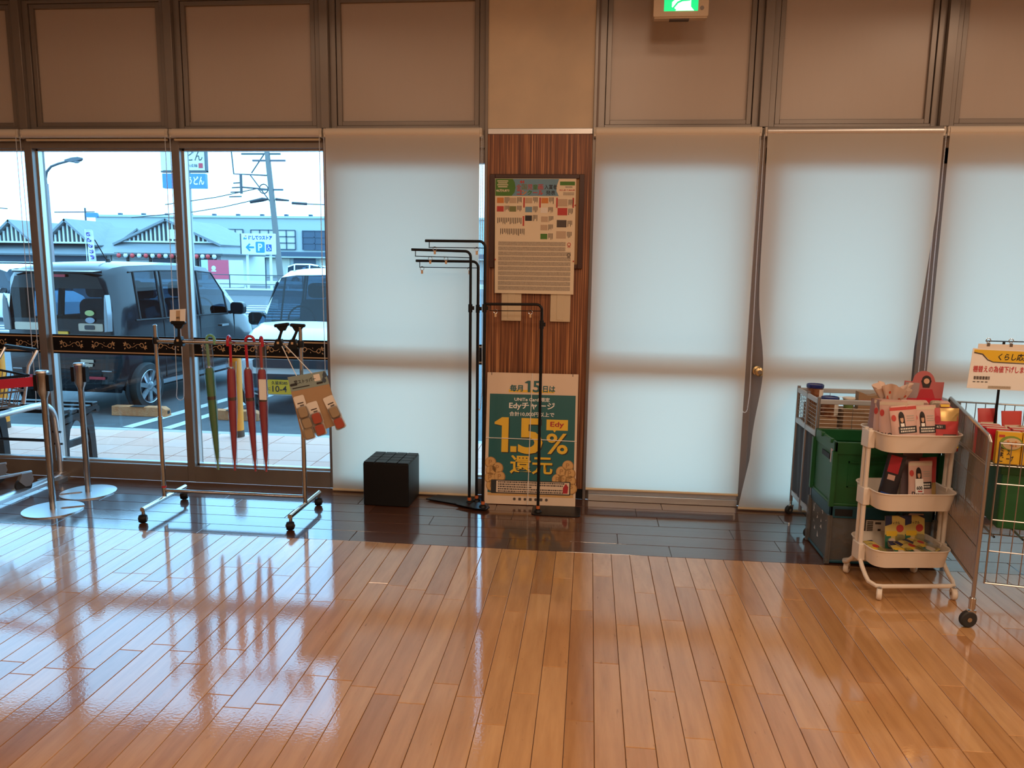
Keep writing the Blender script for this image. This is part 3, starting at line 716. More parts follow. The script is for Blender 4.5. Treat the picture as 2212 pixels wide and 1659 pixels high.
# --- bench on the pavement
mat('bench_iron', (.020, .014, .014), .5, 0, .3); mat('bench_slat', (.016, .012, .012), .3, 0, .4)
bn = thing('bench', 'dark slatted bench with curled iron ends outside the left window', 'bench', (0, 0, 0))
for k in range(5): MB().span(-5.5, -3.83, .17+k*.082, .24+k*.082, .395+.012*abs(k-2), .425+.012*abs(k-2)).build('seat_slat', 'bench_slat', bn, bevel=.006)
for x in (-5.35, -4.60, -3.86):
    mb = MB()
    top = [(.10, .36), (.20, .385), (.32, .40), (.44, .41), (.52, .43), (.57, .425), (.595, .40), (.59, .37), (.565, .36), (.55, .375), (.55, .39), (.50, .385), (.44, .36), (.32, .345), (.18, .33), (.10, .31)]
    Mx = at(x-.022, 0, 0) @ Matrix(((0, 0, 1, 0), (1, 0, 0, 0), (0, 1, 0, 0), (0, 0, 0, 1)))
    mb.prism(top, 0, .044, Mx)
    leg = [(.49, .38), (.515, .28), (.525, .15), (.53, 0), (.47, 0), (.465, .14), (.45, .24), (.40, .32), (.34, .35)]
    mb.prism(leg, 0, .044, Mx); mb.prism([(.14, .34), (.16, .2), (.15, 0), (.21, 0), (.215, .2), (.24, .29), (.30, .35)], 0, .044, Mx)
    mb.prism([(.20, .15), (.47, .15), (.47, .20), (.20, .20)], .008, .036, Mx)
    mb.build('end_frame', 'bench_iron', bn)
MB().cyl((-5.35, .33, .175), (-3.86, .33, .175), .012, n=8).build('stretcher', 'bench_iron', bn)

# ------------------------------------------------------------------ across the road
mat('roof_tile', (.19, .21, .22), .7, noise=((.6, 3, 3), .3, (.26, .28, .29))); mat('plaster_white', (.66, .68, .66), .8); mat('timber', (.05, .045, .045), .7)
mat('concrete', (.45, .47, .46), .85); mat('store_wall', (.40, .44, .42), .8); mat('navy', (.05, .08, .12), .5); mat('lit_shop', (.55, .52, .42), .6)
mat('awning', (.55, .50, .44), .7)
rs = thing('udon_restaurant', 'low udon restaurant with grey tiled gables and a row of paper lanterns', 'building', (0, 0, G))
MB().span(-47, -36.3, 50.5, 58, 0, 2.4).span(-36, -27.4, 50.2, 58, 0, 2.5).build('wall', 'plaster_white', rs)
def slab(mb, quad, th=.14): 
    a = [Vector(p) for p in quad]; n = (a[1]-a[0]).cross(a[2]-a[0]).normalized(); n = n if n.z > 0 else -n
    mb.loft([[tuple(p) for p in a], [tuple(p-n*th) for p in a]])
mb = MB()
slab(mb, [(-50, 49.2, 2.15), (-36.2, 49.2, 2.15), (-36.2, 54, 4.3), (-50, 54, 4.3)])
slab(mb, [(-50, 58.8, 2.15), (-36.2, 58.8, 2.15), (-36.2, 54, 4.3), (-50, 54, 4.3)])
mb.build('main_roof', 'roof_tile', rs)
def gable(xc, hw, zb, zp, y0, y1, wide=False):
    mb = MB(); ov = .35
    for s in (1, -1): slab(mb, [(xc+s*(hw+ov), y0-.4, zb-.12), (xc, y0-.4, zp+.1), (xc, y1, zp+.1), (xc+s*(hw+ov), y1, zb-.12)], .16)
    mb.build('gable_roof', 'roof_tile', rs)
    gf = MB().prism([(xc-hw, zb), (xc+hw, zb), (xc, zp)], 0, .1, at(0, y0+.1, 0) @ FRONT).build('gable_face', 'timber', rs)
    k = int(hw/.33)
    for i in range(-k, k+1):
        x = xc+i*.34; hh = (zp-zb)*(1-abs(i*.34)/hw)-.12
        if hh > .1: MB().span(x-.06, x+.06, y0-.09, y0, zb, zb+hh).build('slat', 'plaster_white', gf)
    MB().span(xc-hw, xc+hw, y0-.12, y0, zb-.02, zb+.1).build('gable_sill', 'plaster_white', gf)
    if wide: MB().span(xc+.05, xc+.9, y0-.1, y0-.02, zb+.25, zb+.95).build('gable_window', 'plaster_white', gf)
gable(-43.6, 1.75, 2.95, 4.55, 49.8, 55); gable(-39.1, 1.85, 2.95, 4.65, 49.8, 55); gable(-31.4, 3.9, 3.1, 4.75, 50.2, 58, True)
mb = MB(); slab(mb, [(-36.6, 48.9, 2.2), (-26.6, 48.9, 2.3), (-27.6, 50.4, 3.1), (-35.4, 50.4, 3.1)]); slab(mb, [(-26.6, 48.9, 2.3), (-26.4, 56, 2.3), (-27.6, 56, 3.1), (-27.6, 50.4, 3.1)]); slab(mb, [(-36.6, 48.9, 2.2), (-35.4, 50.4, 3.1), (-35.4, 56, 3.1), (-37, 56, 2.2)])
mb.build('pent_roof', 'roof_tile', rs)
for x in (-34.7, -32.9, -31.0, -29.2, -27.8): MB().span(x-.07, x+.07, 50.05, 50.2, 0, 2.45).build('timber_post', 'timber', rs)
MB().span(-34.7, -27.8, 50.04, 50.2, 2.05, 2.15).build('timber_beam', 'timber', rs)
for x0, x1 in ((-32.7, -31.2), (-30.8, -29.4), (-29.0, -28.0)): MB().span(x0, x1, 50.1, 50.18, .3, 1.95).build('window', 'navy', rs)
MB().span(-46, -36.6, 50.3, 50.5, 1.2, 2.0).build('dark_front', 'navy', rs)
MB().span(-44.5, -36.9, 49.3, 50.4, 1.45, 1.52).build('awning', 'awning', rs)
mat('lantern_red', (.62, .06, .06), .6); mat('lantern_white', (.62, .66, .64), .6)
spots = [(261, 0), (276, 1), (290.5, 0), (305.5, 1), (320, 0), (334.5, 1), (349, 0), (363, 1), (376, 0), (391, 1), (403, 0), (416, 1), (429, 0), (442, 1), (453.5, 0), (467, 1)]
mb = MB().cyl((-34.9, 48.8, 2.28), (-26.6, 48.8, 2.28), .02, n=5)
for i, (px, k) in enumerate(spots):
    x = -34.51+(px-261)*.03560
    t = thing('paper_lantern', ('red' if k == 0 else 'pale')+' paper lantern, number %s from the left of the restaurant row' % ['one', 'two', 'three', 'four', 'five', 'six', 'seven', 'eight', 'nine', 'ten', 'eleven', 'twelve', 'thirteen', 'fourteen', 'fifteen', 'sixteen'][i], 'lantern', (x, 48.75, 1.72), 0, 'lanterns on the restaurant front')
    MB().lathe([(.06, 0), (.12, .04), (.155, .13), (.155, .19), (.12, .28), (.06, .32)], 12).build('shade', 'lantern_red' if k == 0 else 'lantern_white', t)
    MB().cyl((0, 0, -.015), (0, 0, .01), .065, n=10).cyl((0, 0, .31), (0, 0, .34), .065, n=10).cyl((0, 0, .34), (0, 0, .375), .01, n=5).build('caps', 'timber', t)
mb.build('lantern_rail', 'timber', rs)
MB().span(-34.9, -26.6, 48.78, 48.82, 1.80, 1.83).build('lantern_rail', 'timber', rs)

st = thing('flat_roof_store', 'long pale flat-roofed store with large gridded upper windows', 'building', (0, 0, G))
MB().span(-60.5, -8, 85, 110, 0, 7.2).build('wall', 'store_wall', st)
MB().span(-60.7, -7.8, 84.8, 85.2, 6.95, 7.2).build('parapet', 'concrete', st)
for k in range(13): MB().span(-57.5+k*3.0, -57.1+k*3.0, 84.9, 85.3, 7.2, 7.42).build('roof_vent', 'navy', st)
MB().span(-52, -8, 84.2, 85, 2.45, 3.0).build('fascia', 'navy', st)
MB().span(-52, -8, 84.1, 85, 2.3, 2.45).build('fascia_trim', 'concrete', st)
for x0, x1, z0, z1, pm, nx, nz in ((-49.6, -47.6, 3.3, 5.6, 'lit_shop', 2, 3), (-46.5, -41.7, 3.2, 5.6, 'lit_shop', 5, 3), (-40.7, -35.2, 3.3, 5.55, 'lit_shop', 5, 3), (-34.3, -28.5, 3.3, 5.5, 'navy', 4, 3), (-27.5, -22, 3.3, 5.5, 'lit_shop', 5, 3)):
    wd = MB().span(x0, x1, 84.9, 85.02, z0, z1).build('window', pm, st)
    mb = MB()
    for i in range(nx+1): x = x0+(x1-x0)*i/nx; mb.span(x-.06, x+.06, 84.82, 84.9, z0, z1)
    for i in range(nz+1): z = z0+(z1-z0)*i/nz; mb.span(x0, x1, 84.82, 84.9, z-.05, z+.05)
    mb.build('window_grid', 'navy', wd)
for x0, x1, pm in ((-46, -43.2, 'lit_shop'), (-42.8, -39, 'navy'), (-38.6, -36, 'lit_shop'), (-35.5, -32.8, 'navy'), (-32.3, -27, 'lit_shop')):
    MB().span(x0, x1, 84.9, 85.05, .1, 2.25).build('shopfront', pm, st)

# street lamp
mat('lamp_pole', (.28, .22, .22), .5); mat('pole_blue', (.065, .07, .08), .5)
sl = thing('street_lamp', 'tall street lamp with a curved arm rising above the black hatchback', 'street lamp', (-33.35, 40, G))
MB().cyl((0, 0, 0), (0, 0, 6.3), .20, .16, n=14).build('pole', 'lamp_pole', sl)
MB().tube([(0, 0, 6.2), (.0, 0, 6.6), (.12, 0, 7.0), (.45, 0, 7.33), (.95, 0, 7.5), (1.6, 0, 7.65)], [.10, .09, .08, .07, .07, .06], 10).build('arm', 'pole_blue', sl)
MB().loft([[(1.4+dx, wy, 7.62+dz) for dx, wy, dz in ((0, -.1, 0), (0, .1, 0), (0, .1, .1), (0, -.1, .1))], [(1.9, -.2, 7.58), (1.9, .2, 7.58), (1.9, .16, 7.84), (1.9, -.16, 7.84)], [(2.3, -.2, 7.66), (2.3, .2, 7.66), (2.3, .14, 7.88), (2.3, -.14, 7.88)], [(2.5, -.08, 7.74), (2.5, .08, 7.74), (2.5, .06, 7.84), (2.5, -.06, 7.84)]]).build('lamp_head', 'pole_blue', sl)
MB().sph((2.1, 0, 7.62), .2, sc=(1, .8, .5)).build('lens', 'lamp_clear', sl)

# pylon sign
mat('sign_pale', (.62, .68, .70), .5); mat('sign_blue', (.06, .20, .50), .45)
py = thing('pylon_sign', 'tall udon pylon sign with a pale panel over a blue panel', 'sign', (-27.0, 45, G))
MB().cyl((0, .3, 0), (0, .3, 9.5), .16, n=12).build('pole', 'concrete', py)
p1 = MB().prism(rrect(3.1, 3.2, .06), 0, .3, at(0, 0, 9.28) @ FRONT).build('upper_panel', 'sign_pale', py)
MB().span(-1.58, 1.58, -.3, .02, 7.55, 7.66).span(1.50, 1.58, -.31, .02, 7.6, 10.9).build('panel_edge', 'pole_blue', p1)
p2 = MB().prism(rrect(3.0, .95, .04), 0, .3, at(0, 0, 7.0) @ FRONT).build('lower_panel', 'sign_blue', py)
text('うどん', 'dark_ink', p1, at(.50, -.31, 8.60) @ FRONT, 1.75, .62, .015)
text('熟成麺', 'dark_ink', p1, at(.62, -.31, 7.98) @ FRONT, .75, .22, .01)
MB().prism(rrect(.3, .32, .02), 0, .01, at(1.22, -.305, 7.98) @ FRONT).build('seal', 'reflector', p1)
text('うどん', 'white', p2, at(.84, -.31, 7.02) @ FRONT, 1.15, .55, .03)

# utility pole, cables
mat('pole_concrete', (.17, .16, .15), .8); mat('cable', (.03, .03, .035), .6)
up = thing('utility_pole', 'concrete utility pole with cross-arms and insulators beside the parking sign', 'utility pole', (-19.5, 42, G))
MB().cyl((.12, 0, 0), (-.75, 0, 11.0), .20, .14, n=14).build('pole', 'pole_concrete', up)
for z, x0, x1 in ((8.35, -1.9, .6), (7.95, -1.2, .9), (6.2, -.9, .7)): MB().span(x0-.3, x1-.3, -.06, .06, z-.05, z+.05).build('cross_arm', 'pole_blue', up)
MB().tube([(-3.0, 0, 10.6), (-2.75, 0, 7.15), (-.3, 0, 7.05)], .05, 6).tube([(-2.3, 0, 7.15), (-2.3, 0, 5.95)], .09, 6).tube([(-1.6, 0, 7.2), (-.4, 0, 8.8)], .04, 6).tube([(-1.7, 0, 7.1), (-.4, 0, 5.4)], .04, 6).tube([(-2.3, 0, 6.35), (-.35, 0, 6.2)], .05, 6).build('bracket', 'pole_blue', up)
mb = MB()
for k in range(4): mb.cyl((-3.1+.1*k, 0, 5.75+k*.28), (-2.3, 0, 5.78+k*.28), .04, n=6)
mb.build('insulators', 'pole_blue', up)['kind'] = 'stuff'
MB().tube(arc((-.85, 0, 6.25), .28, 0, 360, 16), .035, 6).build('cable_coil', 'cable', up)
MB().tube([(-1.75, 0, 5.45), (-.95, 0, 5.6), (-.55, 0, 5.62)], [.1, .13, .05], 8).tube([(-.1, 0, 5.62), (.75, 0, 5.55)], [.09, .05], 8).tube([(.95, 0, 5.4), (1.9, 0, 5.35)], [.08, .08], 8).build('cable_box', 'cable', up)
def cable(label, pts): tag(MB().tube(pts, .03, 5).build('overhead_cable', 'cable'), label, 'cable', 'overhead cables')
cable('overhead cable sagging left from the utility pole to the pylon', [(-21.3, 42, 5.3), (-23.5, 43, 5.0), (-26, 44, 4.75), (-31, 45, 4.4)])
cable('overhead cable running right from the utility pole', [(-17.75, 42, 5.16), (-15, 42, 5.05), (-8, 42, 4.9)])
cable('highest thin overhead cable left of the utility pole', [(-20.6, 42, 6.1), (-24, 43, 5.6), (-28, 44, 5.2)])
cable('overhead cable crossing the white sky at the left edge', [(-48, 40, 5.2), (-36, 40, 4.6)])
# far signal arm
sg = thing('traffic_signal', 'small traffic signal on a thin arm above the restaurant roof', 'traffic signal', (-46, 62, G))
MB().cyl((0, 0, 0), (0, 0, 6.4), .08, n=8).cyl((-3, 0, 6.0), (.9, 0, 6.05), .05, n=6).build('mast', 'pole_blue', sg)
for z in (5.75, 4.6): MB().prism(rrect(1.1, .42, .1), 0, .2, at(.8, -.1, z) @ FRONT).build('signal_head', 'sign_blue', sg)

# parking sign
mat('sign_white', (.66, .68, .66), .45); mat('sky_blue', (.02, .22, .55), .45); mat('royal_blue', (.01, .06, .30), .45)
ps = thing('parking_sign', 'white store parking sign with a blue arrow on two posts', 'sign', (-17.7, 35, G))
MB().cyl((-.68, .05, 0), (-.68, .05, 2.2), .07, n=10).build('post', 'sign_white', ps); MB().cyl((.62, .05, 0), (.62, .05, 2.2), .07, n=10).build('post', 'sign_white', ps)
pb = MB().prism(rrect(1.92, 1.10, .03), 0, .14, at(0, 0, 2.70) @ FRONT).build('board', 'sign_white', ps)
MB().span(-.97, -.90, -.15, .0, 2.16, 3.24).build('board_edge', 'pole_blue', pb)
PF = lambda x, z: at(x, -.146, z) @ FRONT
text('にしてつストア', 'royal_blue', pb, PF(.16, 3.03), 1.32, .22, .06)
MB().flat([(-.10, -.08), (.10, -.08), (.10, .03), (.03, -.03), (-.03, .05)], PF(-.70, 3.02)).build('emblem', 'sky_blue', pb)
MB().flat([(-.07, .06), (.10, .06), (.05, .11)], PF(-.68, 3.04)).build('emblem', 'reflector', pb)
MB().flat([(-.24, 0), (-.02, .22), (.05, .15), (-.06, .05), (.24, .05), (.24, -.05), (-.06, -.05), (.05, -.15), (-.02, -.22)], PF(-.44, 2.52)).build('arrow', 'sky_blue', pb)
bx_ = MB().flat(rrect(.50, .58, .06), PF(.14, 2.53)).build('parking_square', 'sky_blue', pb)
text('P', 'sign_white', bx_, at(.14, -.150, 2.53) @ FRONT, .24, .40, .03)
bx_ = MB().flat(rrect(.30, .36, .02), PF(.62, 2.50)).build('access_square', 'royal_blue', pb)
mb = MB(); T = at(.62, -.150, 2.50) @ FRONT
mb.flat(circ(.028, 10, -.03, .12), T); add_stroke(mb, [(-.03, .09), (-.02, .0), (.06, .0), (.10, -.10)], .03, .03, T); add_stroke(mb, [(-.025, .045), (.04, .045)], .022, .022, T)
add_stroke(mb, [(p[0], p[1]) for p in circ(.075, 14, -.01, -.055, 120, 380)], .02, .02, T); mb.build('wheelchair_symbol', 'sign_white', bx_)

# kiosk, banner, rail, low wall
mat('kiosk_red', (.62, .08, .13), .5); mat('kiosk_pale', (.48, .62, .66), .5)
kk = thing('red_booth', 'low red and white booth beside the restaurant, left of the parking sign', 'booth', (-25.3, 46, G))
MB().span(-1.25, -.75, -.4, .8, 0, 1.85).build('side_panel', 'kiosk_pale', kk); f_ = MB().span(-.75, .72, -.42, .8, .55, 1.85).build('front_panel', 'kiosk_red', kk); MB().span(.72, 1.2, -.4, .8, 0, 1.85).build('side_panel', 'sign_white', kk); MB().span(-.75, .72, -.4, .8, 0, .55).build('plinth', 'sign_white', kk)
MB().flat(circ(.16, 16), at(-.35, -.43, 1.30) @ FRONT).flat(rrect(.36, .08, .02), at(-.35, -.43, 1.1) @ FRONT).build('emblem', 'sign_white', f_)
mat('banner_purple', (.14, .09, .40), .7)
nb = thing('banner_flag', 'purple and white banner flag in front of the restaurant', 'banner', (-33.75, 44, G))
MB().cyl((0, 0, 0), (0, 0, 3.75), .025, n=6).cyl((0, 0, 3.7), (.5, 0, 3.7), .015, n=6).build('pole', 'sign_white', nb)
MB().grid(lambda u, v: (.02+.5*u+.22*math.sin(v*2.6)*v, .08*math.sin(v*6+u), 3.68-2.1*v), 4, 14).build('cloth', 'sign_white', nb)
mb = MB()
for k in range(5):
    v = .12+.18*k; cx = .27+.22*math.sin(v*2.6)*v; T = at(cx, -.09, 3.68-2.1*v) @ FRONT
    add_stroke(mb, [(p[0], p[1]*.8) for p in circ(.13, 12, 0, 0, 40+50*k, 320+40*k)], .07, .07, T); add_stroke(mb, [(-.14, .1), (.02, .02), (.12, -.1)], .06, .06, T)
mb.build('print', 'banner_purple', nb)
lw = thing('low_wall', 'low grey block wall with a pale coping beyond the car park', 'wall', (0, 34, G))
MB().span(-24, -9, 0, .3, 0, .28).build('block_face', 'concrete_dark' if 'concrete_dark' in MATS else mat('concrete_dark', (.16, .18, .20), .9), lw); MB().span(-24, -9, -.03, .33, .28, .36).build('coping', 'sign_white', lw)
rl = thing('guard_railing', 'dark two-rail railing standing on the low grey wall', 'railing', (0, 34.15, G+.36))
for x in (-23, -21, -19, -17, -15, -13, -11): MB().cyl((x, 0, 0), (x, 0, .72), .035, n=8).build('post', 'pole_blue', rl)
for z in (.70, .22): MB().cyl((-23.5, 0, z), (-10.5, 0, z), .022, n=6).build('rail', 'pole_blue', rl)
MB().span(-33, -12, 0, .05, .5, .75).build('x', 'sign_white') if False else None
gr = thing('road_guardrail', 'long white roadside guard rail far behind the dark railing', 'guard rail', (0, 40, G))
MB().span(-30, -6, 0, .08, .35, .62).build('beam', 'sign_white', gr)
for k in range(9): MB().cyl((-29+k*2.7, .1, 0), (-29+k*2.7, .1, .6), .06, n=8).build('post', 'sign_white', gr)
# ================================================================== LEFT: CART BAY, STANCHIONS
mat('belt_red', (.62, .03, .08), .6); mat('dark_grey', (.05, .05, .055), .5); mat('caster_grey', (.20, .21, .22), .5)
mat('brushed', (.66, .68, .70), .30, .9)
gr = thing('floor_guide_rail', 'low aluminium guide rail on the floor running from the glass past the carts', 'rail', (-3.735, -.75, 0))
MB().prism([(-.045, 0), (.045, 0), (.040, .022), (.018, .034), (-.018, .034), (-.040, .022)], -.76, .74, Matrix.Rotation(R(90), 4, 'X')).build('channel', 'brushed', gr)
MB().prism(rrect(.16, .12, .02), 0, .028, at(.02, .60, 0)).build('end_shoe', 'alu_bronze', gr)
gt = thing('tubular_guard', 'curved steel tube guard rail beside the trolley, left of the posts', 'guard rail', (-3.76, 0, 0))
MB().tube([(0, -1.5, .55), (0, -.30, .552)]+arc((0, -.17, .40), .152, 80, 5, 9, 'yz')+[(0, .0, .2), (0, .0, .03)], .021, 12).build('tube', 'brushed', gt)
MB().lathe([(.045, .028), (.045, .036), (.024, .042)], 16).build('foot_flange', 'brushed', gt)
MB().cyl((-.03, -.012, .33), (.03, -.012, .33), .008, n=8).cyl((-.03, -.004, .24), (.03, -.004, .24), .008, n=8).build('bolts', 'black_metal', gt)['kind'] = 'stuff'

def stanchion(x, y, slot, lab, belt=None):
    t = thing('belt_stanchion', lab, 'stanchion', (x, y, 0), 0, 'belt stanchions by the trolley bay')
    a = R(slot); hw, r = .021, .172; d = math.asin(hw/r)
    poly = [(r*math.cos(a+d+(2*math.pi-2*d)*i/48), r*math.sin(a+d+(2*math.pi-2*d)*i/48)) for i in range(49)]
    u = (math.cos(a), math.sin(a)); nv = (-u[1], u[0])
    poly += [(u[0]*.045-nv[0]*hw, u[1]*.045-nv[1]*hw), (u[0]*.032, u[1]*.032), (u[0]*.045+nv[0]*hw, u[1]*.045+nv[1]*hw)]
    MB().prism(poly, .0, .007).build('base_plate', 'brushed', t)
    MB().lathe([(.019, .007), (.019, .70), (.021, .715), (.034, .745), (.035, .868), (.0, .868)], 20).build('post', 'steel', t)
    MB().lathe([(.037, .866), (.037, .874), (.033, .880), (.0, .880)], 20).build('cap', 'brushed', t)
    for s in (1, -1): MB().prism(rrect(.034, .10, .006), 0, .020, at(s*.032, 0, .805) @ Matrix.Rotation(R(90*s), 4, 'Y') @ Matrix.Rotation(R(90), 4, 'Z')).build('belt_slot', 'black_plastic', t)
    if belt:
        MB().loft([[(bx-x, by-y, bz-.029), (bx-x, by-y-.002, bz-.029), (bx-x, by-y-.002, bz+.029), (bx-x, by-y, bz+.029)] for bx, by, bz in belt]).build('belt', 'belt_red', t)
    return t
stanchion(-3.295, -.715, 28, 'steel belt post nearer the camera with a red belt stretched to the left', [(-3.34, -.715, .812), (-3.6, -.72, .785), (-4.0, -.72, .775), (-4.6, -.72, .79)])
stanchion(-3.315, -.345, 212, 'steel belt post nearer the window with no belt, its slotted disc base behind the other')

# shopping trolley behind the guide rail
tr = thing('shopping_trolley', 'dark wire shopping trolley parked behind the guide rail at the left edge', 'trolley', (-4.02, -.55, 0), 62)
mb = MB(); L0, W0 = .60, .30
for k in range(15):
    f = k/14; x = -L0/2+L0*f
    for s in (1, -1): mb.cyl((x, s*W0, .80), (x*.86, s*(W0-.05), .60), .0028, n=5, caps=False)
for k in range(11):
    y = -W0+2*W0*k/10
    for s in (1, -1): mb.cyl((s*L0/2, y, .80), (s*L0/2*.86, y*.83, .60), .0028, n=5, caps=False)
    mb.cyl((-L0/2*.86, y*.83, .60), (L0/2*.86, y*.83, .60), .0028, n=5, caps=False)
mb.build('wire_basket', 'wire', tr)['kind'] = 'stuff'
for z, k in ((.80, 1), (.70, .93), (.60, .86)):
    MB().tube([(L0/2*k, W0*(1-(1-k)*1.2), z), (-L0/2*k, W0*(1-(1-k)*1.2), z), (-L0/2*k, -W0*(1-(1-k)*1.2), z), (L0/2*k, -W0*(1-(1-k)*1.2), z)], .006 if z < .8 else .009, 6, True).build('basket_rim', 'black_plastic' if z == .80 else 'wire', tr)
for s in (1, -1):
    MB().tube([(-.26, s*.20, .60), (-.30, s*.22, .30), (-.27, s*.23, .15), (.32, s*.18, .13)], .011, 8).build('chassis_tube', 'brushed', tr)
    MB().tube([(.30, s*.2, .60), (.34, s*.22, .85), (.40, s*.22, .95)], .011, 8).build('handle_arm', 'brushed', tr)
    for x in (-.24, .28):
        y = s*(.23 if x < 0 else .19)
        cw = MB().prism([(-.03, 0), (.03, 0), (.04, -.05), (.015, -.09), (-.015, -.09), (-.05, -.05)], -.022, .022, at(x, y, .135) @ FRONT).build('caster', 'caster_grey', tr)
        MB().cyl((x-.02, y-.013, .05), (x-.02, y+.013, .05), .05, n=18).build('wheel', 'rubber', cw)
MB().tube([(.40, -.22, .95), (.40, .22, .95)], .014, 8).build('handle', 'black_plastic', tr)
MB().tube([(-.30, -.18, .16), (-.30, .18, .16)], .008, 6).tube([(-.1, -.20, .145), (-.1, .20, .145)], .008, 6).build('lower_rack', 'wire', tr)

# ================================================================== UMBRELLA RACK
RY_ = -.62
rk = thing('garment_rack', 'chrome rolling rack by the window carrying umbrellas', 'rack', (-2.157, RY_, 0))
for s in (-1, 1):
    x = s*.455
    MB().cyl((x, 0, .085), (x, 0, .60), .0135, n=14).cyl((x, 0, .60), (x, 0, 1.155 if s < 0 else 1.165), .011, n=14).sph((x, 0, 1.16 if s < 0 else 1.17), .0125, sc=(1, 1, .7)).build('upright', 'chrome', rk)
    MB().lathe([(.016, 1.05), (.018, 1.055), (.018, 1.085), (.016, 1.09)], 14, Matrix.Translation((x, 0, 0))).build('height_collar', 'black_plastic', rk)
    MB().cyl((x, -.245, .082), (x, .245, .082), .0145, n=14).build('foot_bar', 'chrome', rk)
    for f in (-1, 1):
        cs = MB().cyl((x, f*.235, .082), (x, f*.235, .045), .010, n=10).build('caster', 'steel', rk)
        MB().lathe([(.006, -.024), (.021, -.022), (.026, -.012), (.026, .012), (.021, .022), (.006, .024)], 18, at(x, f*.235-.008, .027, 0, 90, 20)).build('wheel', 'black_plastic', cs)
        MB().cyl((x-.026, f*.235-.008, .027), (x+.026, f*.235-.008, .027), .010, n=10).build('wheel_hub', 'caster_grey', cs)
MB().cyl((-.455, 0, .128), (.455, 0, .128), .0115, n=14).build('lower_bar', 'chrome', rk)
MB().cyl((-.455, 0, 1.068), (.455, 0, 1.068), .0125, n=14).build('hanging_bar', 'chrome', rk)
MB().cyl((-.455, 0, .148), (-.455, 0, .160), .0145, n=14).build('red_tape', 'red', rk)
# furled umbrellas hooked over the bar
mat('umbrella_red', (.42, .014, .06), .5, noise=((60, 60, 6), .3, (.28, .008, .04))); mat('umbrella_green', (.05, .25, .09), .5, noise=((60, 60, 6), .3, (.03, .16, .06)))
mat('handle_red', (.45, .012, .03), .3); mat('handle_green', (.16, .42, .24), .35); mat('strap', (.05, .03, .03), .6)
def umbrella(x, tilt, c, lab, hook_rot, sleeve_top, extra=None):
    t = thing('umbrella', lab, 'umbrella', (x, RY_, 1.083), 0, 'furled umbrellas hung on the chrome rack')
    t.rotation_euler = (0, R(-tilt), R(0))
    MH = Matrix.Rotation(R(hook_rot), 4, 'Z')
    hk = [(0, 0, -.18), (0, 0, -.02)]+[(.026-.026*math.cos(R(a)), 0, .0+.026*math.sin(R(a))) for a in range(20, 181, 20)]+[(.052, 0, -.03)]
    MB().tube([MH @ Vector(p) for p in hk], .0085, 10).build('handle', 'handle_'+c, t)
    # pleated furled canopy
    rings = []
    for v, r in ((-.172, .016), (-.185, .021), (-.25, .0235), (-.33, .024), (-.42, .022), (-.52, .019), (-.62, .015), (-.70, .011), (-.735, .008)):
        rings.append([(r*(1+.10*math.cos(8*a+v*22))*math.cos(a), r*(1+.10*math.cos(8*a+v*22))*math.sin(a), v) for a in [2*math.pi*i/32 for i in range(32)]])
    MB().loft(rings).build('canopy', 'umbrella_'+c, t, angle=50)
    MB().lathe([(.0245, -.345), (.0255, -.345), (.0255, -.365), (.0245, -.365)], 20).build('strap', 'strap', t)
    MB().lathe([(.009, -.735), (.006, -.75), (.0055, -.80), (.007, -.805), (.0, -.808)], 12).build('ferrule', 'handle_'+c, t)
    MB().lathe([(.010, -.16), (.014, -.168), (.013, -.18)], 12).build('rib_crown', 'steel', t)
    sv = MB(); zs = [sleeve_top-i*(sleeve_top+.80)/14 for i in range(15)]
    sv.loft([[((.031+.003*math.sin(k*3.1)+.002*math.sin(5*a+k))*max(.4, 1-max(0, -z-.35)*1.25)*math.cos(a), (.027+.002*math.sin(4*a+k*2))*max(.4, 1-max(0, -z-.35)*1.25)*math.sin(a), z+.004*math.sin(3*a) if k == 0 else z) for a in [2*math.pi*i/18 for i in range(18)]] for k, z in enumerate(zs)], False)
    sv.build('plastic_sleeve', 'clear_film', t, angle=60)
    if extra: MB().prism(rrect(.045, .125, .002), 0, .0012, at(.014, -.031, -.29) @ FRONT).build('paper_tag', 'paper_white', t)
    return t
umbrella(-2.288, 2.6, 'green', 'green furled umbrella hanging from the chrome rack', -6, -.03)
umbrella(-2.141, -.2, 'red', 'leftmost red furled umbrella on the rack, next to the green one', -80, -.13)
umbrella(-2.044, 2.3, 'red', 'middle red furled umbrella on the rack, its hook turned sideways', 4, -.12)
umbrella(-1.951, .6, 'red', 'rightmost red furled umbrella on the rack, with a white paper tag', -55, -.02, True)
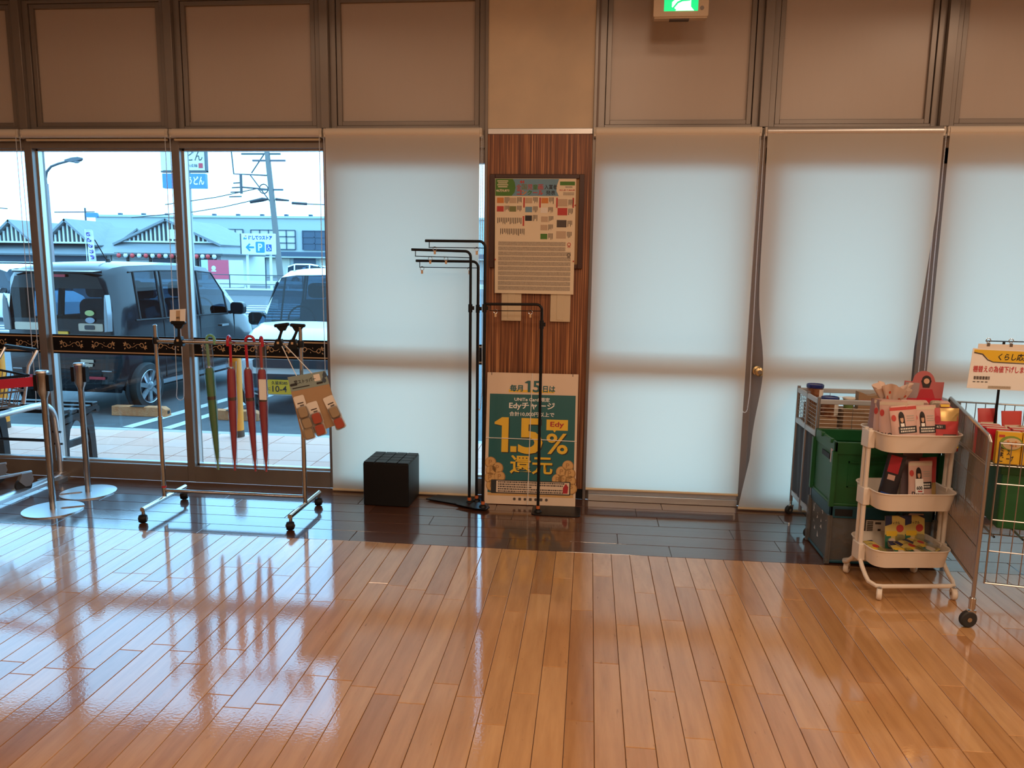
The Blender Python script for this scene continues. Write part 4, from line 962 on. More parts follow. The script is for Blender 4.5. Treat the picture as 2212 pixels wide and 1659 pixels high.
# spring clips on the bar, one with a price card
def clip(x, lean, head, lab, card=False):
    t = thing('sign_clip', lab, 'clip', (x, RY_, 1.068), 0, 'black sign clips on the rack bar')
    MB().prism([(-.030, -.028), (.030, -.028), (.026, .0), (.018, .03), (-.014, .03), (-.026, 0)], -.018, .018, FRONT).build('jaw', 'black_plastic', t, bevel=.003)
    MB().prism(rrect(.014, .014, .002), .0185, .0195, FRONT @ Matrix.Translation((0, .008, 0))).build('jaw_label', 'gold_print', t)
    hx = lean; MB().tube([(0, 0, .028), (hx*.5, 0, .06), (hx, 0, .092)], [.010, .008, .010], 10).build('neck', 'black_plastic', t)
    hd = MB(); hd.M = at(hx, 0, .098, 0, head, 0); hd.prism([(-.042, .006), (.042, .006), (.046, .018), (.040, .026), (-.040, .026), (-.046, .018)], -.012, .012, FRONT).prism([(-.016, -.02), (.016, -.02), (.034, .006), (-.034, .006)], -.009, .009, FRONT)
    hd.build('head', 'black_plastic', t, bevel=.002)
    if card:
        cd = MB().prism([(-.052, .0), (.046, .0), (.052, .080), (-.048, .072)], -.001, .001, at(hx, -.006, .118) @ FRONT).build('price_card', 'paper_white', t)
        MB().flat([(-.012, .004), (.014, .004), (.018, .070), (-.008, .068)], at(hx, -.0075, .118) @ FRONT).build('price_label', mat('kraft', (.50, .36, .23), .8), cd)
        text('495', 'ink', cd, at(hx+.002, -.0085, .143) @ FRONT, .022, .014, .02)
clip(-2.462, .002, 0, 'black sign clip on the rack bar holding a small white price card', True)
clip(-1.835, .022, -8, 'empty black sign clip on the rack bar, just left of the right-hand end clip')
clip(-1.748, .030, 2, 'empty black sign clip on the rack bar, nearest its right-hand upright')
# cardboard hanging display with small blister packs
mat('card_kraft', (.42, .27, .15), .8, noise=(30, .15, (.36, .22, .12))); mat('header_sage', (.25, .32, .30), .6); mat('pack_beige', (.55, .38, .22), .5); mat('pack_red', (.62, .06, .03), .4)
hd = thing('hanging_display', 'brown cardboard hanging display with a sage header on the rack upright', 'display card', (-1.602, RY_-.085, .745))
hd.rotation_euler = (0, R(-11.5), R(14))
cb = MB().prism([(-.112, -.205), (.125, -.165), (.108, .155), (-.112, .165)], -.002, .002, FRONT).build('backing_card', 'card_kraft', hd)
MB().prism([(-.112, .080), (.112, .080), (.108, .162), (-.112, .168)], .0022, .0030, FRONT).build('header', 'header_sage', hd)
text('窓ストッパー', 'ink', hd, at(-.02, -.0042, .128) @ FRONT, .125, .026, .02)
MB().flat(rrect(.042, .015, .006), at(-.088, -.0040, .117) @ FRONT).flat([(-.1, .0925), (.0, .0925), (.0, .0985), (-.1, .0985)], at(0, -.0040, 0) @ FRONT).flat(rrect(.036, .012, .003), at(.06, -.0040, .098) @ FRONT).build('print', 'ink', hd)
for k in range(2): MB().flat([(0, .028), (.013, .005), (.011, -.007), (0, -.013), (-.011, -.007), (-.013, .005)], at(.088+.010*k, -.0040, .105+.03*k) @ FRONT).build('drop_mark', 'navy', hd)
MB().flat(rrect(.036, .040, .004), at(.052, -.0040, .132) @ FRONT).build('note', 'paper', hd)
MB().tube([(-.06, -.002, .165), (-.115, .08, .345), (-.095, .085, .345), (.03, -.002, .160)], .0028, 6).build('cord', 'paper_white', hd)
def blister(x, z, c, lab, rot=0):
    t = thing('blister_pack', lab, 'pack', (0, 0, 0), 0, 'small packs on the cardboard display')
    t.matrix_world = hd.matrix_basis @ at(x, -.010, z, 0, rot, 0) @ Matrix.Scale(1.2, 4)
    MB().prism(rrect(.052, .115, .008), -.001, .001, FRONT).build('header_card', 'paper', t)
    MB().prism(rrect(.042, .052, .012), .001, .018, at(0, 0, -.026) @ FRONT).build('product', c, t, bevel=.004)
    MB().prism(rrect(.050, .062, .012), .0, .021, at(0, 0, -.026) @ FRONT).build('bubble', 'clear_film', t)
    MB().flat(rrect(.03, .006, .001), at(0, -.0014, .02) @ FRONT).flat(rrect(.02, .005, .001), at(.004, -.0014, .008) @ FRONT).build('print', 'dark_ink', t)
blister(-.072, -.020, 'pack_beige', 'topmost beige pack in the left column of the cardboard display', -4)
blister(-.066, -.088, 'pack_beige', 'middle beige pack in the left column of the cardboard display', -8)
blister(-.068, -.150, 'pack_beige', 'lowest beige pack in the left column of the cardboard display', -4)
blister(-.004, -.072, 'pack_red', 'upper red pack in the middle of the cardboard display', -6)
blister(.000, -.142, 'pack_red', 'lower red pack in the middle of the cardboard display', -5)
blister(.100, -.058, 'pack_beige', 'upper beige pack at the right side of the cardboard display', -12)
blister(.112, -.128, 'pack_red', 'lower red pack at the right side of the cardboard display', -12)

# ================================================================== MIDDLE
mat('stool_black', (.004, .004, .005), .5, 0, .3)
st_ = thing('cube_stool', 'black cube stool with a gridded top in front of the drawn blind', 'stool', (-1.265, -.205, 0), -1)
MB().prism(rrect(.300, .288, .008), .003, .282).build('body', 'stool_black', st_, bevel=.003)
for i in range(4):
    for j in range(4): MB().box((-.1116+i*.0744, -.107+j*.0715, .286), (.069, .0665, .010)).build('top_tile', 'stool_black', st_, bevel=.002)

def sign_stand(px, py, top, arm, drop, lab, base, clips=(), collar=1.28, rodx=0, z=0):
    t = thing('sign_stand', lab, 'stand', (px, py, z), 0, 'black floor sign stands around the pillar')
    MB().prism(base, 0, .006).build('base_plate', 'black_metal', t, bevel=.002)
    MB().lathe([(.026, .006), (.022, .016), (.013, .022)], 16).build('foot', 'black_metal', t)
    MB().cyl((0, 0, .01), (0, 0, collar+.02), .0095, n=12).build('lower_pole', 'black_metal', t)
    s = -1; r = .035
    MB().tube([(0, 0, collar), (0, 0, top-r)]+[(s*r*(1-math.cos(R(a))), 0, top-r+r*math.sin(R(a))) for a in (15, 35, 55, 75, 90)]+[(s*arm, 0, top+drop)], .0085, 12).build('upper_pole', 'black_metal', t)
    MB().lathe([(.0135, collar-.03), (.0135, collar+.02)], 14).span(.010, .024, -.008, .008, collar-.015, collar+.008).build('height_collar', 'black_plastic', t)
    MB().tube([(s*(arm-.025), 0, top+drop-.004), (s*(arm-.025), 0, top-.035+drop), (s*(arm-.022), 0, top-.040+drop), (0, 0, top-.040)], .0028, 6).build('hanging_rod', 'black_metal', t)
    for cx in clips:
        c_ = MB().tube(arc((cx, 0, top-.048), .012, 0, 360, 12), .002, 5).build('clip', 'chrome', t)
        MB().box((cx, -.002, top-.070), (.012, .008, .022)).build('clip_jaw', 'gold_print', c_)
    MB().lathe([(.0125, .024), (.0125, .045)], 12).build('orange_tape', mat('orange_tape', (.55, .14, .04), .6), t)
    return t
hexa = [(-.30, .02), (-.24, .13), (.02, .13), (.06, .06), (.05, -.05), (-.02, -.055), (-.2, -.04)]
sign_stand(-.742, -.235, 1.628, .375, .006, 'black sign stand with the middle arm of three reaching left of the pillar', [(-.30, .05), (-.24, .15), (.0, .13), (.02, .03), (.02, -.04), (-.03, -.05)], (-.255, -.155), z=.0065)
sign_stand(-.705, -.165, 1.572, .40, .0, 'black sign stand with the lowest arm of three reaching left of the pillar', [(-.24, .0), (-.2, .10), (.02, .10), (.045, .0), (.02, -.05), (-.04, -.045)], (-.36, -.055))
sign_stand(-.640, -.325, 1.680, .37, .0, 'black sign stand with the highest arm of three, by the left edge of the pillar', [(-.18, .03), (-.15, .10), (.02, .08), (.045, .0), (.03, -.045), (-.04, -.04)], (-.31, -.05), z=.013)
sign_stand(-.286, -.325, 1.318, .345, -.004, 'short black sign stand in front of the pillar and the yellow poster', rrect(.31, .19, .03, 4, .115, .03), (-.285, -.07), 1.20)

# switch covers
mat('cover_beige', (.62, .50, .34), .5)
for x, lb in ((-.505, 'left beige switch cover below the notice poster'), (-.186, 'right beige switch cover below the notice poster')):
    t = thing('switch_cover', lb, 'switch cover', (x, -.004, 1.30), 0, 'switch covers on the pillar')
    MB().prism(rrect(.130, .215, .004), 0, .022, FRONT).build('box', 'cover_beige', t, bevel=.003)
    MB().prism(rrect(.045, .19, .002), .022, .0245, FRONT).build('door_flap', 'cover_beige', t, bevel=.001)
# notice board
mat('board_frame', (.055, .020, .012), .35); mat('board_felt', (.42, .26, .13), .8)
nb_ = thing('notice_board', 'dark brown framed notice board on the pillar behind the poster', 'notice board', (-.352, -.004, 1.83))
MB().span(-.295, .295, -.012, 0, -.285, .285).build('felt', 'board_felt', nb_)
mb = MB()
for a, b in ((-.30, -.268), (.268, .30)): mb.span(a, b, -.026, 0, -.295, .295)
mb.span(-.268, .268, -.026, 0, .268, .295).span(-.268, .268, -.026, 0, -.295, -.268).build('frame', 'board_frame', nb_, bevel=.003)
mat('poster_cream', (.78, .66, .48), .6); mat('poster_blue', (.15, .29, .40), .6); mat('poster_green', (.07, .20, .03), .6); mat('print_red', (.50, .05, .04), .6); mat('print_orange', (.62, .22, .05), .6); mat('print_olive', (.18, .20, .07), .6); mat('print_tan', (.52, .38, .26), .6)
mat('print_grey', (.50, .42, .32), .6, noise=((260, 260, 260), .8, (.30, .25, .19)))
ps_ = thing('notice_poster', 'children\'s drawing contest poster pinned over the notice board', 'poster', (-.361, -.036, 1.733), 0)
MB().prism([(-.258, .364), (.257, .364), (.258, -.362), (-.252, -.360)], 0, .0012, FRONT).build('sheet', 'poster_cream', ps_)
F = lambda x, z, k=0: at(x, -.0016-.0004*k, z) @ FRONT
MB().flat([(-.255, .256), (.254, .256), (.255, .362), (-.256, .362)], F(0, 0)).build('header', 'poster_blue', ps_)
MB().flat([(-.255, 0), (-.150, 0), (-.132, .022), (-.126, .052), (-.132, .085), (-.145, .1055), (-.255, .1055)], F(0, .256, 1)).build('header_green', 'poster_green', ps_)
MB().flat([(.255, 0), (.150, 0)]+[(.135, .03), (.135, .06), (.150, .105), (.255, .105)], F(0, .256, 1)).build('header_cream', 'poster_cream', ps_)
for ch, x, c in (('全', -.105, 'print_red'), ('国', -.070, 'print_olive'), ('児', -.034, 'print_red'), ('童', .000, 'poster_green'), ('画', .034, 'print_red')): text(ch, c, ps_, F(x, .312, 2), .033, .033, .012)
text('入賞者', 'ink', ps_, F(.098, .312, 2), .080, .030, .012)
for ch, x, c in (('コ', -.102, 'print_red'), ('ン', -.070, 'print_orange'), ('ク', -.036, 'poster_green'), ('ー', .0, 'print_red'), ('ル', .034, 'print_red')): text(ch, c, ps_, F(x, .277, 2), .030, .030 if ch != 'ー' else .005, .04)
text('発表', 'ink', ps_, F(.098, .277, 2), .060, .028, .012)
text('44', 'print_red', ps_, F(-.085, .343, 2), .030, .020, .04)
text('46万0,873', 'poster_cream', ps_, F(-.208, .288, 3), .085, .017, .03)
text('921点 7,460点', 'print_red', ps_, F(.202, .293, 3), .098, .012, .02)
MB().flat(rrect(.094, .024, .002), F(.203, .334, 2)).build('green_label', 'poster_green', ps_)
mb = MB()
for k in range(4): mb.flat(rrect(.07-.01*(k % 2), .006, .001), F(-.208, .348-.012*k, 2))
mb.build('print', 'poster_cream', ps_)
mb = MB()
for k in range(4): mb.flat(rrect(.07, .004, .001), F(.212, .278-.005*k, 2))
mb.flat(rrect(.045, .010, .002), F(.212, .312, 2)); mb.build('print', 'print_grey', ps_)
pics = [(-.222, .228, 'print_orange'), (-.142, .228, 'print_tan'), (-.040, .228, 'print_tan'), (.062, .228, 'print_orange'), (.175, .215, 'print_tan'), (-.222, .175, 'print_red'), (-.142, .175, 'print_olive'), (-.04, .172, 'poster_blue'), (.058, .168, 'paper'), (.175, .160, 'print_red'),
        (-.040, .118, 'ink'), (.062, .112, 'print_tan'), (.172, .085, 'dark_ink'), (.060, .060, 'print_tan'), (.170, .015, 'print_tan'), (.060, .004, 'poster_green')]
for x, z, c in pics: MB().flat(rrect(.044 if x < .15 else .062, .034 if x < .15 else .046, .001), F(x, z, 1)).build('picture', c, ps_)
mb = MB(); rr = random.Random(5)
for x, z, c in pics:
    for k in range(4): mb.flat([(0, 0), (.004, 0), (.004, -rr.uniform(.02, .042)), (0, -rr.uniform(.02, .042))], F(x+(.028 if x < .15 else .038)+k*.008, z+.02, 1))
for r_ in range(2):
    for k in range(14): mb.flat([(0, 0), (.005, 0), (.005, -rr.uniform(.02, .045)), (0, -rr.uniform(.02, .045))], F(-.24+k*.0115+(.02 if r_ else 0), .12-.068*r_, 1))
mb.build('print', 'dark_ink', ps_)
mb = MB()
for x, z in ((-.07, .215), (.032, .215), (.139, .215), (.262-.02, .215), (-.072, .10)): mb.flat(rrect(.010, .062, .001), F(x, z, 1))
mb.build('red_bar', 'print_red', ps_)['kind'] = 'stuff'
for k in range(10): MB().flat([(-.232, 0), (.235 if k > 1 else .20, 0), (.235 if k > 1 else .20, -.026), (-.232, -.026)], F(0, -.030-.0315*k, 1)).build('name_block', 'print_grey', ps_)
for z, c in ((-.045, 'print_red'), (-.112, 'dark_ink')):
    mb = MB(); mb.flat(ring_poly(.008, .012, 0, 359, 18), F(.222, z, 2)); mb.flat([(-.006, -.010), (-.002, -.010), (-.003, -.020), (-.008, -.019)], F(.222, z, 2)); mb.flat([(.006, -.010), (.002, -.010), (.003, -.020), (.008, -.019)], F(.222, z, 2)); mb.build('rosette', c, ps_)
for x, z in ((-.252, -.145), (.253, -.15), (.256, .20)): MB().lathe([(.005, 0), (.004, .006), (.0, .008)], 10, at(x, -.0012, z) @ FRONT).build('pin', 'print_red', ps_)

# big point-campaign poster leaning on the pillar
mat('teal', (.010, .115, .125), .35); mat('poster_yellow', (.80, .50, .035), .4); mat('poster_paper', (.74, .58, .44), .28); mat('coin', (.62, .36, .13), .5); mat('coin_edge', (.38, .19, .06), .5); mat('crimson', (.40, .01, .02), .5)
ed = thing('campaign_poster', 'large teal and yellow point campaign poster leaning on the pillar, tied with white string', 'poster', (-.350, -.196, .004))
ed.rotation_euler = (R(-9.2), 0, R(1.5))
PWd, PHt = .597, .862
MB().prism(rrect(PWd, PHt, .003), -.004, 0, at(0, 0, PHt/2) @ FRONT).build('board', 'poster_paper', ed)
E_ = lambda x, z, k=0: at(x, -.0008-.0005*k, z) @ FRONT
MB().flat([(-.278, .075), (.284, .075), (.284, .722), (-.278, .722)], E_(0, 0)).build('teal_field', 'teal', ed)
MB().flat([(-.278, .055), (.284, .055), (.284, .075), (-.278, .075)], E_(0, 0)).build('coin_strip', 'coin', ed)
ONE = [(-.5, .36), (-.02, .5), (.42, .5), (.42, -.5), (-.02, -.5), (-.02, .26), (-.5, .30)]
yl = MB().flat([(-.155, .735), (.145, .735), (.145, .752), (-.155, .752)], E_(0, 0, 0)).build('underline', 'poster_yellow', ed)
text('毎月', 'teal', ed, E_(-.105, .762, 2), .085, .045, .03); MB().flat([(p[0]*.040-.030, p[1]*.075+.775) for p in ONE], E_(0, 0, 2)).build('lettering', 'teal', ed); text('5', 'teal', ed, E_(.028, .775, 2), .050, .075, .02); text('日は', 'teal', ed, E_(.110, .760, 2), .080, .042, .03)
text('UNiTe Card 限定', 'paper_white', ed, E_(0, .690, 2), .232, .028, .02)
text('Edyチャージ', 'paper_white', ed, E_(0, .645, 2), .300, .052, .02)
text('合計10,000円以上で', 'paper_white', ed, E_(0, .593, 2), .295, .031, .015)
for k, c, d in ((1, 'ink', .006), (2, 'poster_yellow', 0)):
    MB().flat([(p[0]*.100-.192+d, p[1]*.228+.455-d) for p in ONE], E_(0, 0, k)).build('lettering', c, ed); MB().flat([(-.135+d, .343-d), (-.095+d, .343-d), (-.095+d, .381-d), (-.135+d, .381-d)], E_(0, 0, k)).build('lettering', c, ed); text('5', c, ed, E_(-.005+d, .450-d, k), .160, .235, .02)
    text('%', c, ed, E_(.170+d, .405-d, k), .140, .135, .015)
    text('還元', c, ed, E_(.005+d, .262-d, k), .280, .122, .018)
tg = MB().flat([(.098, .492), (.142, .492), (.152, .478), (.162, .492), (.238, .492), (.238, .562), (.098, .562)], E_(0, 0, 1)).build('speech_tag', 'poster_yellow', ed)
text('Edy', 'crimson', ed, E_(.168, .527, 3), .090, .042, .02)
for x, z in ((-.262, .270), (-.255, .218), (-.215, .235), (-.262, .170), (-.200, .178), (.245, .262), (.205, .222), (.258, .212), (.215, .168), (.262, .165), (.180, .172), (-.250, .120), (.270, .115)):
    mb = MB().flat(circ(.038, 20, x, z), E_(0, 0, 3)).build('coin', 'coin_edge', ed); mb2 = MB().flat(circ(.033, 20, x-.002, z+.002), E_(0, 0, 4)).build('coin_face', 'coin', mb)
    text('P', 'coin_edge', mb, E_(x-.002, z+.002, 5), .022, .032, .01)
nt_ = MB().flat(rrect(.520, .088, .006), E_(.004, .115, 6)).build('notice_box', 'ink', ed); MB().flat(rrect(.478, .076, .004), E_(.018, .115, 7)).build('notice_paper', 'poster_paper', ed)
mb = MB(); rr = random.Random(9)
for r_ in range(5):
    x = -.210
    while x < (.215 if r_ != 2 else .0):
        wv_ = rr.uniform(.005, .016); mb.flat([(x, 0), (x+wv_, 0), (x+wv_, .0085), (x, .0085)], E_(0, .141-.0150*r_, 8)); x += wv_+.003
mb.build('print', 'dark_ink', ed)
MB().flat([(.215, .083), (.246, .083), (.250, .125), (.235, .148), (.216, .12)], E_(0, 0, 9)).build('terminal_picture', 'crimson', ed)
mb = MB()
for k in range(7): mb.flat(rrect(.018, .018, .003 if k % 2 else .008), E_(-.10+k*.035, .036, 2))
mb.build('print', 'dark_ink', ed)
MB().tube([(-.013, -.004, 0), (-.009, -.004, .4), (-.003, -.004, PHt)], .0026, 6).build('string', 'paper_white', ed); MB().tube([(-.298, -.004, .432), (.0, -.005, .430), (.298, -.004, .424)], .0026, 6).build('string', 'paper_white', ed)
for x in (-.270, .262): MB().span(x-.002, x+.002, -.0016, 0, .845, .862).build('tape_mark', 'dark_ink', ed)

# exit sign
mat('exit_case', (.60, .46, .32), .5); mat('exit_green', (.0, .30, .10), .4, emit=(.0, .55, .16), es=.9); mat('exit_white', (.8, .85, .82), .4, emit=(.8, .95, .9), es=.9)
ex = thing('exit_sign', 'lit green emergency exit sign hanging near the top of the photo', 'exit sign', (.474, -.25, 2.975))
MB().prism(rrect(.312, .25, .008), -.03, .03, at(0, 0, .125) @ FRONT).span(-.15, .15, -.026, .026, -.008, 0).build('housing', 'exit_case', ex, bevel=.003)
MB().prism(rrect(.192, .20, .002), .03, .032, at(0, 0, .13) @ FRONT).build('light_panel', 'exit_green', ex)
mb = MB(); T = at(0, -.0335, .0) @ FRONT
mb.flat([(-.052, .078), (-.052, .052), (-.030, .031), (.074, .031), (.055, .052), (.055, .22), (-.052, .22), (-.052, .10), (-.03, .095)], T); mb.build('doorway_mark', 'exit_white', ex)
mb = MB(); T = at(0, -.0345, .0) @ FRONT; add_stroke(mb, [(.05, .09), (.005, .086), (-.02, .075), (-.045, .045)], .012, .009, T); add_stroke(mb, [(-.048, .048), (-.028, .034)], .006, .006, T); mb.build('runner_mark', 'exit_green', ex)
MB().lathe([(.012, 0), (.012, .001), (0, .001)], 14, at(.118, -.0305, .045) @ FRONT).build('test_button', 'alu_bronze', ex)
MB().cyl((0, 0, .25), (0, 0, .925), .012, n=10).build('hanger', 'exit_case', ex)
MB().span(-.06, .05, -.02, .02, -.014, -.008).build('latch', 'dark_ink', ex)
# ================================================================== RIGHT: TROLLEYS, CRATES, GOODS
mat('tube_grey', (.34, .33, .33), .35, .7); mat('fabric_grey', (.055, .058, .068), .85); mat('light_grey', (.50, .52, .54), .45, .3); mat('white_plastic', (.74, .68, .60), .4)
def simple_caster(parent, x, y, r=.03, m_='rubber', h=.09, yaw=0, wd=.02):
    c_ = MB().cyl((x, y, h), (x, y, r*1.6), .009, n=10).prism([(-.018, .0), (.018, 0), (.012, -r*1.3), (-.030, -r*1.3)], -wd*.7, wd*.7, at(x, y, r*2.1, 0, 0, yaw) @ FRONT).build('caster', 'chrome', parent)
    M = at(x, y, r, 0, 0, yaw) @ Matrix.Translation((-.012, 0, 0)) @ Matrix.Rotation(R(90), 4, 'X')
    MB().lathe([(r*.3, -wd), (r*.85, -wd), (r, -wd*.6), (r, wd*.6), (r*.85, wd), (r*.3, wd)], 20, M).build('wheel', m_, c_)
    MB().lathe([(0, -wd*1.08), (r*.28, -wd*1.08), (r*.28, wd*1.08), (0, wd*1.08)], 12, M).build('wheel_hub', 'chrome', c_)
# --- grey folding display trolley by the blind
X0, X1, Y0, Y1, TZ = 1.325, 2.085, -.545, -.118, .820
gt_ = thing('display_trolley', 'grey folding display trolley with mesh sides behind the green crate', 'trolley', (0, 0, 0))
for x, y in ((X0, Y0), (X0, (Y0+Y1)/2), (X0, Y1), (X1, Y0), (X1, Y1)):
    MB().cyl((x, y, .085), (x, y, TZ+.012), .0105, n=12).build('post', 'tube_grey', gt_)
for x, y in ((X0, Y1), (X1, Y1), (X0, Y0), (X1, Y0)): simple_caster(gt_, x, y, .028, 'rubber', .09, 30, .012)
def mesh_panel(p0, p1, z0, z1, nv, nh, r=.0018):
    mb = MB(); a, b = Vector(p0), Vector(p1)
    for i in range(1, nv): q = a.lerp(b, i/nv); mb.cyl((q.x, q.y, z0), (q.x, q.y, z1), r, n=5, caps=False)
    for i in range(1, nh): z = z0+(z1-z0)*i/nh; mb.cyl((a.x, a.y, z), (b.x, b.y, z), r, n=5, caps=False)
    return mb
Ym = (Y0+Y1)/2
for p0, p1 in (((X0, Y0), (X0, Ym)), ((X0, Ym), (X0, Y1)), ((X0, Y0), (X1, Y0)), ((X0, Y1), (X1, Y1)), ((X1, Y0), (X1, Y1))):
    a, b = (*p0, 0), (*p1, 0)
    ln = (Vector(a)-Vector(b)).length
    mesh_panel(a, b, .635, .792, max(3, int(ln/.034)) if ln < .4 else 4, 7).build('wire_mesh', 'wire', gt_)['kind'] = 'stuff'
    dx, dy = (.008, 0) if p0[0] == p1[0] else (0, .008)
    for z0, z1 in ((.792, .820), (.600, .632)):
        MB().span(min(p0[0], p1[0])-dx, max(p0[0], p1[0])+dx, min(p0[1], p1[1])-dy, max(p0[1], p1[1])+dy, z0, z1).build('rim_bar', 'light_grey', gt_, bevel=.003)
for y0, y1 in ((Y0+.014, Ym-.012), (Ym+.012, Y1-.014)):
    MB().grid(lambda u, v: (X0+.004*math.sin(u*9+v*3), y0+(y1-y0)*u, .60-.44*v), 10, 8).build('cloth_panel', 'fabric_grey', gt_)
    MB().span(X0-.006, X0+.006, y0, y1, .13, .16).build('lower_bar', 'light_grey', gt_)
MB().span(X0, X1, Y0, Y1, .60, .612).build('shelf', 'white_plastic', gt_)
MB().span(X0+.02, X1-.02, Y0-.006, Y0+.002, .545, .600).build('front_apron', mat('deep_green', (.006, .05, .03), .5), gt_)
MB().span(X0+.03, X1-.02, Y0-.009, Y0-.006, .575, .590).build('white_strip', 'white', gt_)
# goods on it
mat('tin_blue', (.015, .025, .16), .25); mat('tin_brown', (.16, .05, .02), .4, noise=((30, 30, 50), .6, (.45, .22, .10))); mat('cup_green', (.16, .26, .08), .5); mat('carton_kraft', (.33, .20, .11), .8); mat('choco', (.12, .04, .02), .4)
def tin(x, y, z, lab, label_m=True):
    t = thing('snack_tub', lab, 'tub', (x, y, z), 0, 'blue-lidded tubs on the grey trolley')
    MB().lathe([(0, 0), (.044, 0), (.047, .01), (.047, .10), (0, .10)], 24).build('tub', 'tin_brown', t)
    MB().lathe([(.050, .098), (.051, .102), (.051, .116), (.047, .119), (.045, .115), (0, .115)], 24).build('lid', 'tin_blue', t)
    MB().grid(lambda u, v: (.0485*math.cos(R(-75+60*u)), .0485*math.sin(R(-75+60*u)), .015+.075*v), 8, 1).build('label', 'paper', t)
tin(1.385, -.245, .745, 'blue-lidded brown snack tub standing highest at the left of the grey trolley')
tin(1.440, -.37, .690, 'blue-lidded snack tub sitting low behind the mesh of the grey trolley')
MB_ = thing('goods_box', 'plain carton base under the blue-lidded tubs', 'box', (1.41, -.30, .612)); MB().span(-.07, .06, -.13, .11, 0, .0775).build('carton', 'carton_kraft', MB_); MB().span(-.07, .06, -.02, .11, .0775, .132).build('carton_step', 'carton_kraft', MB_)
cu_ = thing('paper_cup', 'small green paper cup with a pale lid on the grey trolley', 'cup', (1.555, -.345, .735)); MB().lathe([(0, 0), (.026, 0), (.033, .062), (.0, .062)], 20).build('cup', 'cup_green', cu_); MB().lathe([(.035, .060), (.036, .064), (.034, .070), (.0, .070)], 20).build('lid', 'paper', cu_)
bx_ = thing('goods_box', 'plain carton under the green cup inside the mesh trolley', 'box', (1.57, -.33, .612)); MB().span(-.06, .06, -.08, .08, 0, .122).build('carton', 'carton_kraft', bx_)
ct = thing('open_carton', 'torn brown cardboard carton with a red edge on the grey trolley', 'carton', (1.665, -.33, .612)); MB().prism([(-.06, 0), (.062, 0), (.062, .205), (.05, .215), (.02, .208), (-.01, .208), (-.03, .220), (-.06, .228)], -.03, .03, FRONT).build('board', 'carton_kraft', ct); MB().span(-.05, .065, -.034, -.030, .165, .180).build('red_edge', 'print_red', ct)

# soft packs: one surface function gives the pouch and everything printed on it
mat('pouch_pink', (.62, .40, .34), .38, noise=(4, .2, (.55, .34, .29))); mat('pouch_red', (.48, .05, .05), .32); mat('pouch_gold', (.62, .42, .16), .22, .6); mat('pouch_dark', (.02, .016, .022), .35); mat('pouch_mauve', (.28, .19, .20), .4); mat('hair', (.018, .010, .008), .6); mat('skin', (.60, .36, .24), .6); mat('price_yellow', (.78, .50, .03), .5); mat('pouch_cream', (.60, .48, .36), .5)
def pouch(t, w_, h, d, m_, seed=0):
    rr = random.Random(seed); ph = rr.uniform(0, 6)
    def front(u, v, s=-1, off=0):
        e = max(0, 1-abs(2*u-1)**3); th = d*(.5*e**.6)*(1-v)**.75*(1 if v > .06 else .5+v/.12)
        wv = .0025*math.sin(7*u+ph)*math.sin(5*v+ph)
        return ((u-.5)*w_*(1-.03*math.sin(math.pi*v)), s*(th+off)+wv*(1-v)+.004*math.sin(3*u+ph)*v, v*h)
    MB().grid(lambda u, v: front(u, v, -1), 14, 14).grid(lambda u, v: front(u, v, 1), 14, 14).build('pouch', m_, t, angle=60)
    return lambda u, v, k=1: front(u, v, -1, .0008*k)
def patch(f, u0, u1, v0, v1, name, m_, t, k=1): MB().grid(lambda a, b: f(u0+(u1-u0)*a, v0+(v1-v0)*b, k), 6, 6).build(name, m_, t)
def disc(f, cu, cv, ru, rv, name, m_, t, k=1):
    mb = MB(); mb._add([f(cu, cv, k)]+[f(cu+ru*math.cos(R(a)), cv+rv*math.sin(R(a)), k) for a in range(0, 360, 24)], [(0, i+1, (i+1) % 15+1) for i in range(15)]); mb.build(name, m_, t)
def ptext(f, body, u0, u1, v0, v1, m_, t, k=2, bold=.0):
    me = text_mesh(body, 1, 1, bold)
    for v in me.vertices: v.co = f((u0+u1)/2+v.co.x*(u1-u0), (v0+v1)/2+v.co.y*(v1-v0), k)
    if me.materials: me.materials.clear()
    link('lettering', me, m_, t)
def caption(f, u0, u1, v0, v1, t):
    mb = MB(); rr = random.Random(6)
    for r_ in range(2):
        u = u0
        while u < u1-.04:
            w_ = rr.uniform(.025, .06); va = v0+(v1-v0)*(.55*r_); mb.grid(lambda a, b: f(u+w_*a, va+(v1-v0)*.34*b, 5), 2, 1); u += w_+.02
    mb.build('print', 'paper', t)
def place(t, x, y, z, tilt, rz): t.location = (x, y, z); t.rotation_euler = (R(tilt), 0, R(rz))
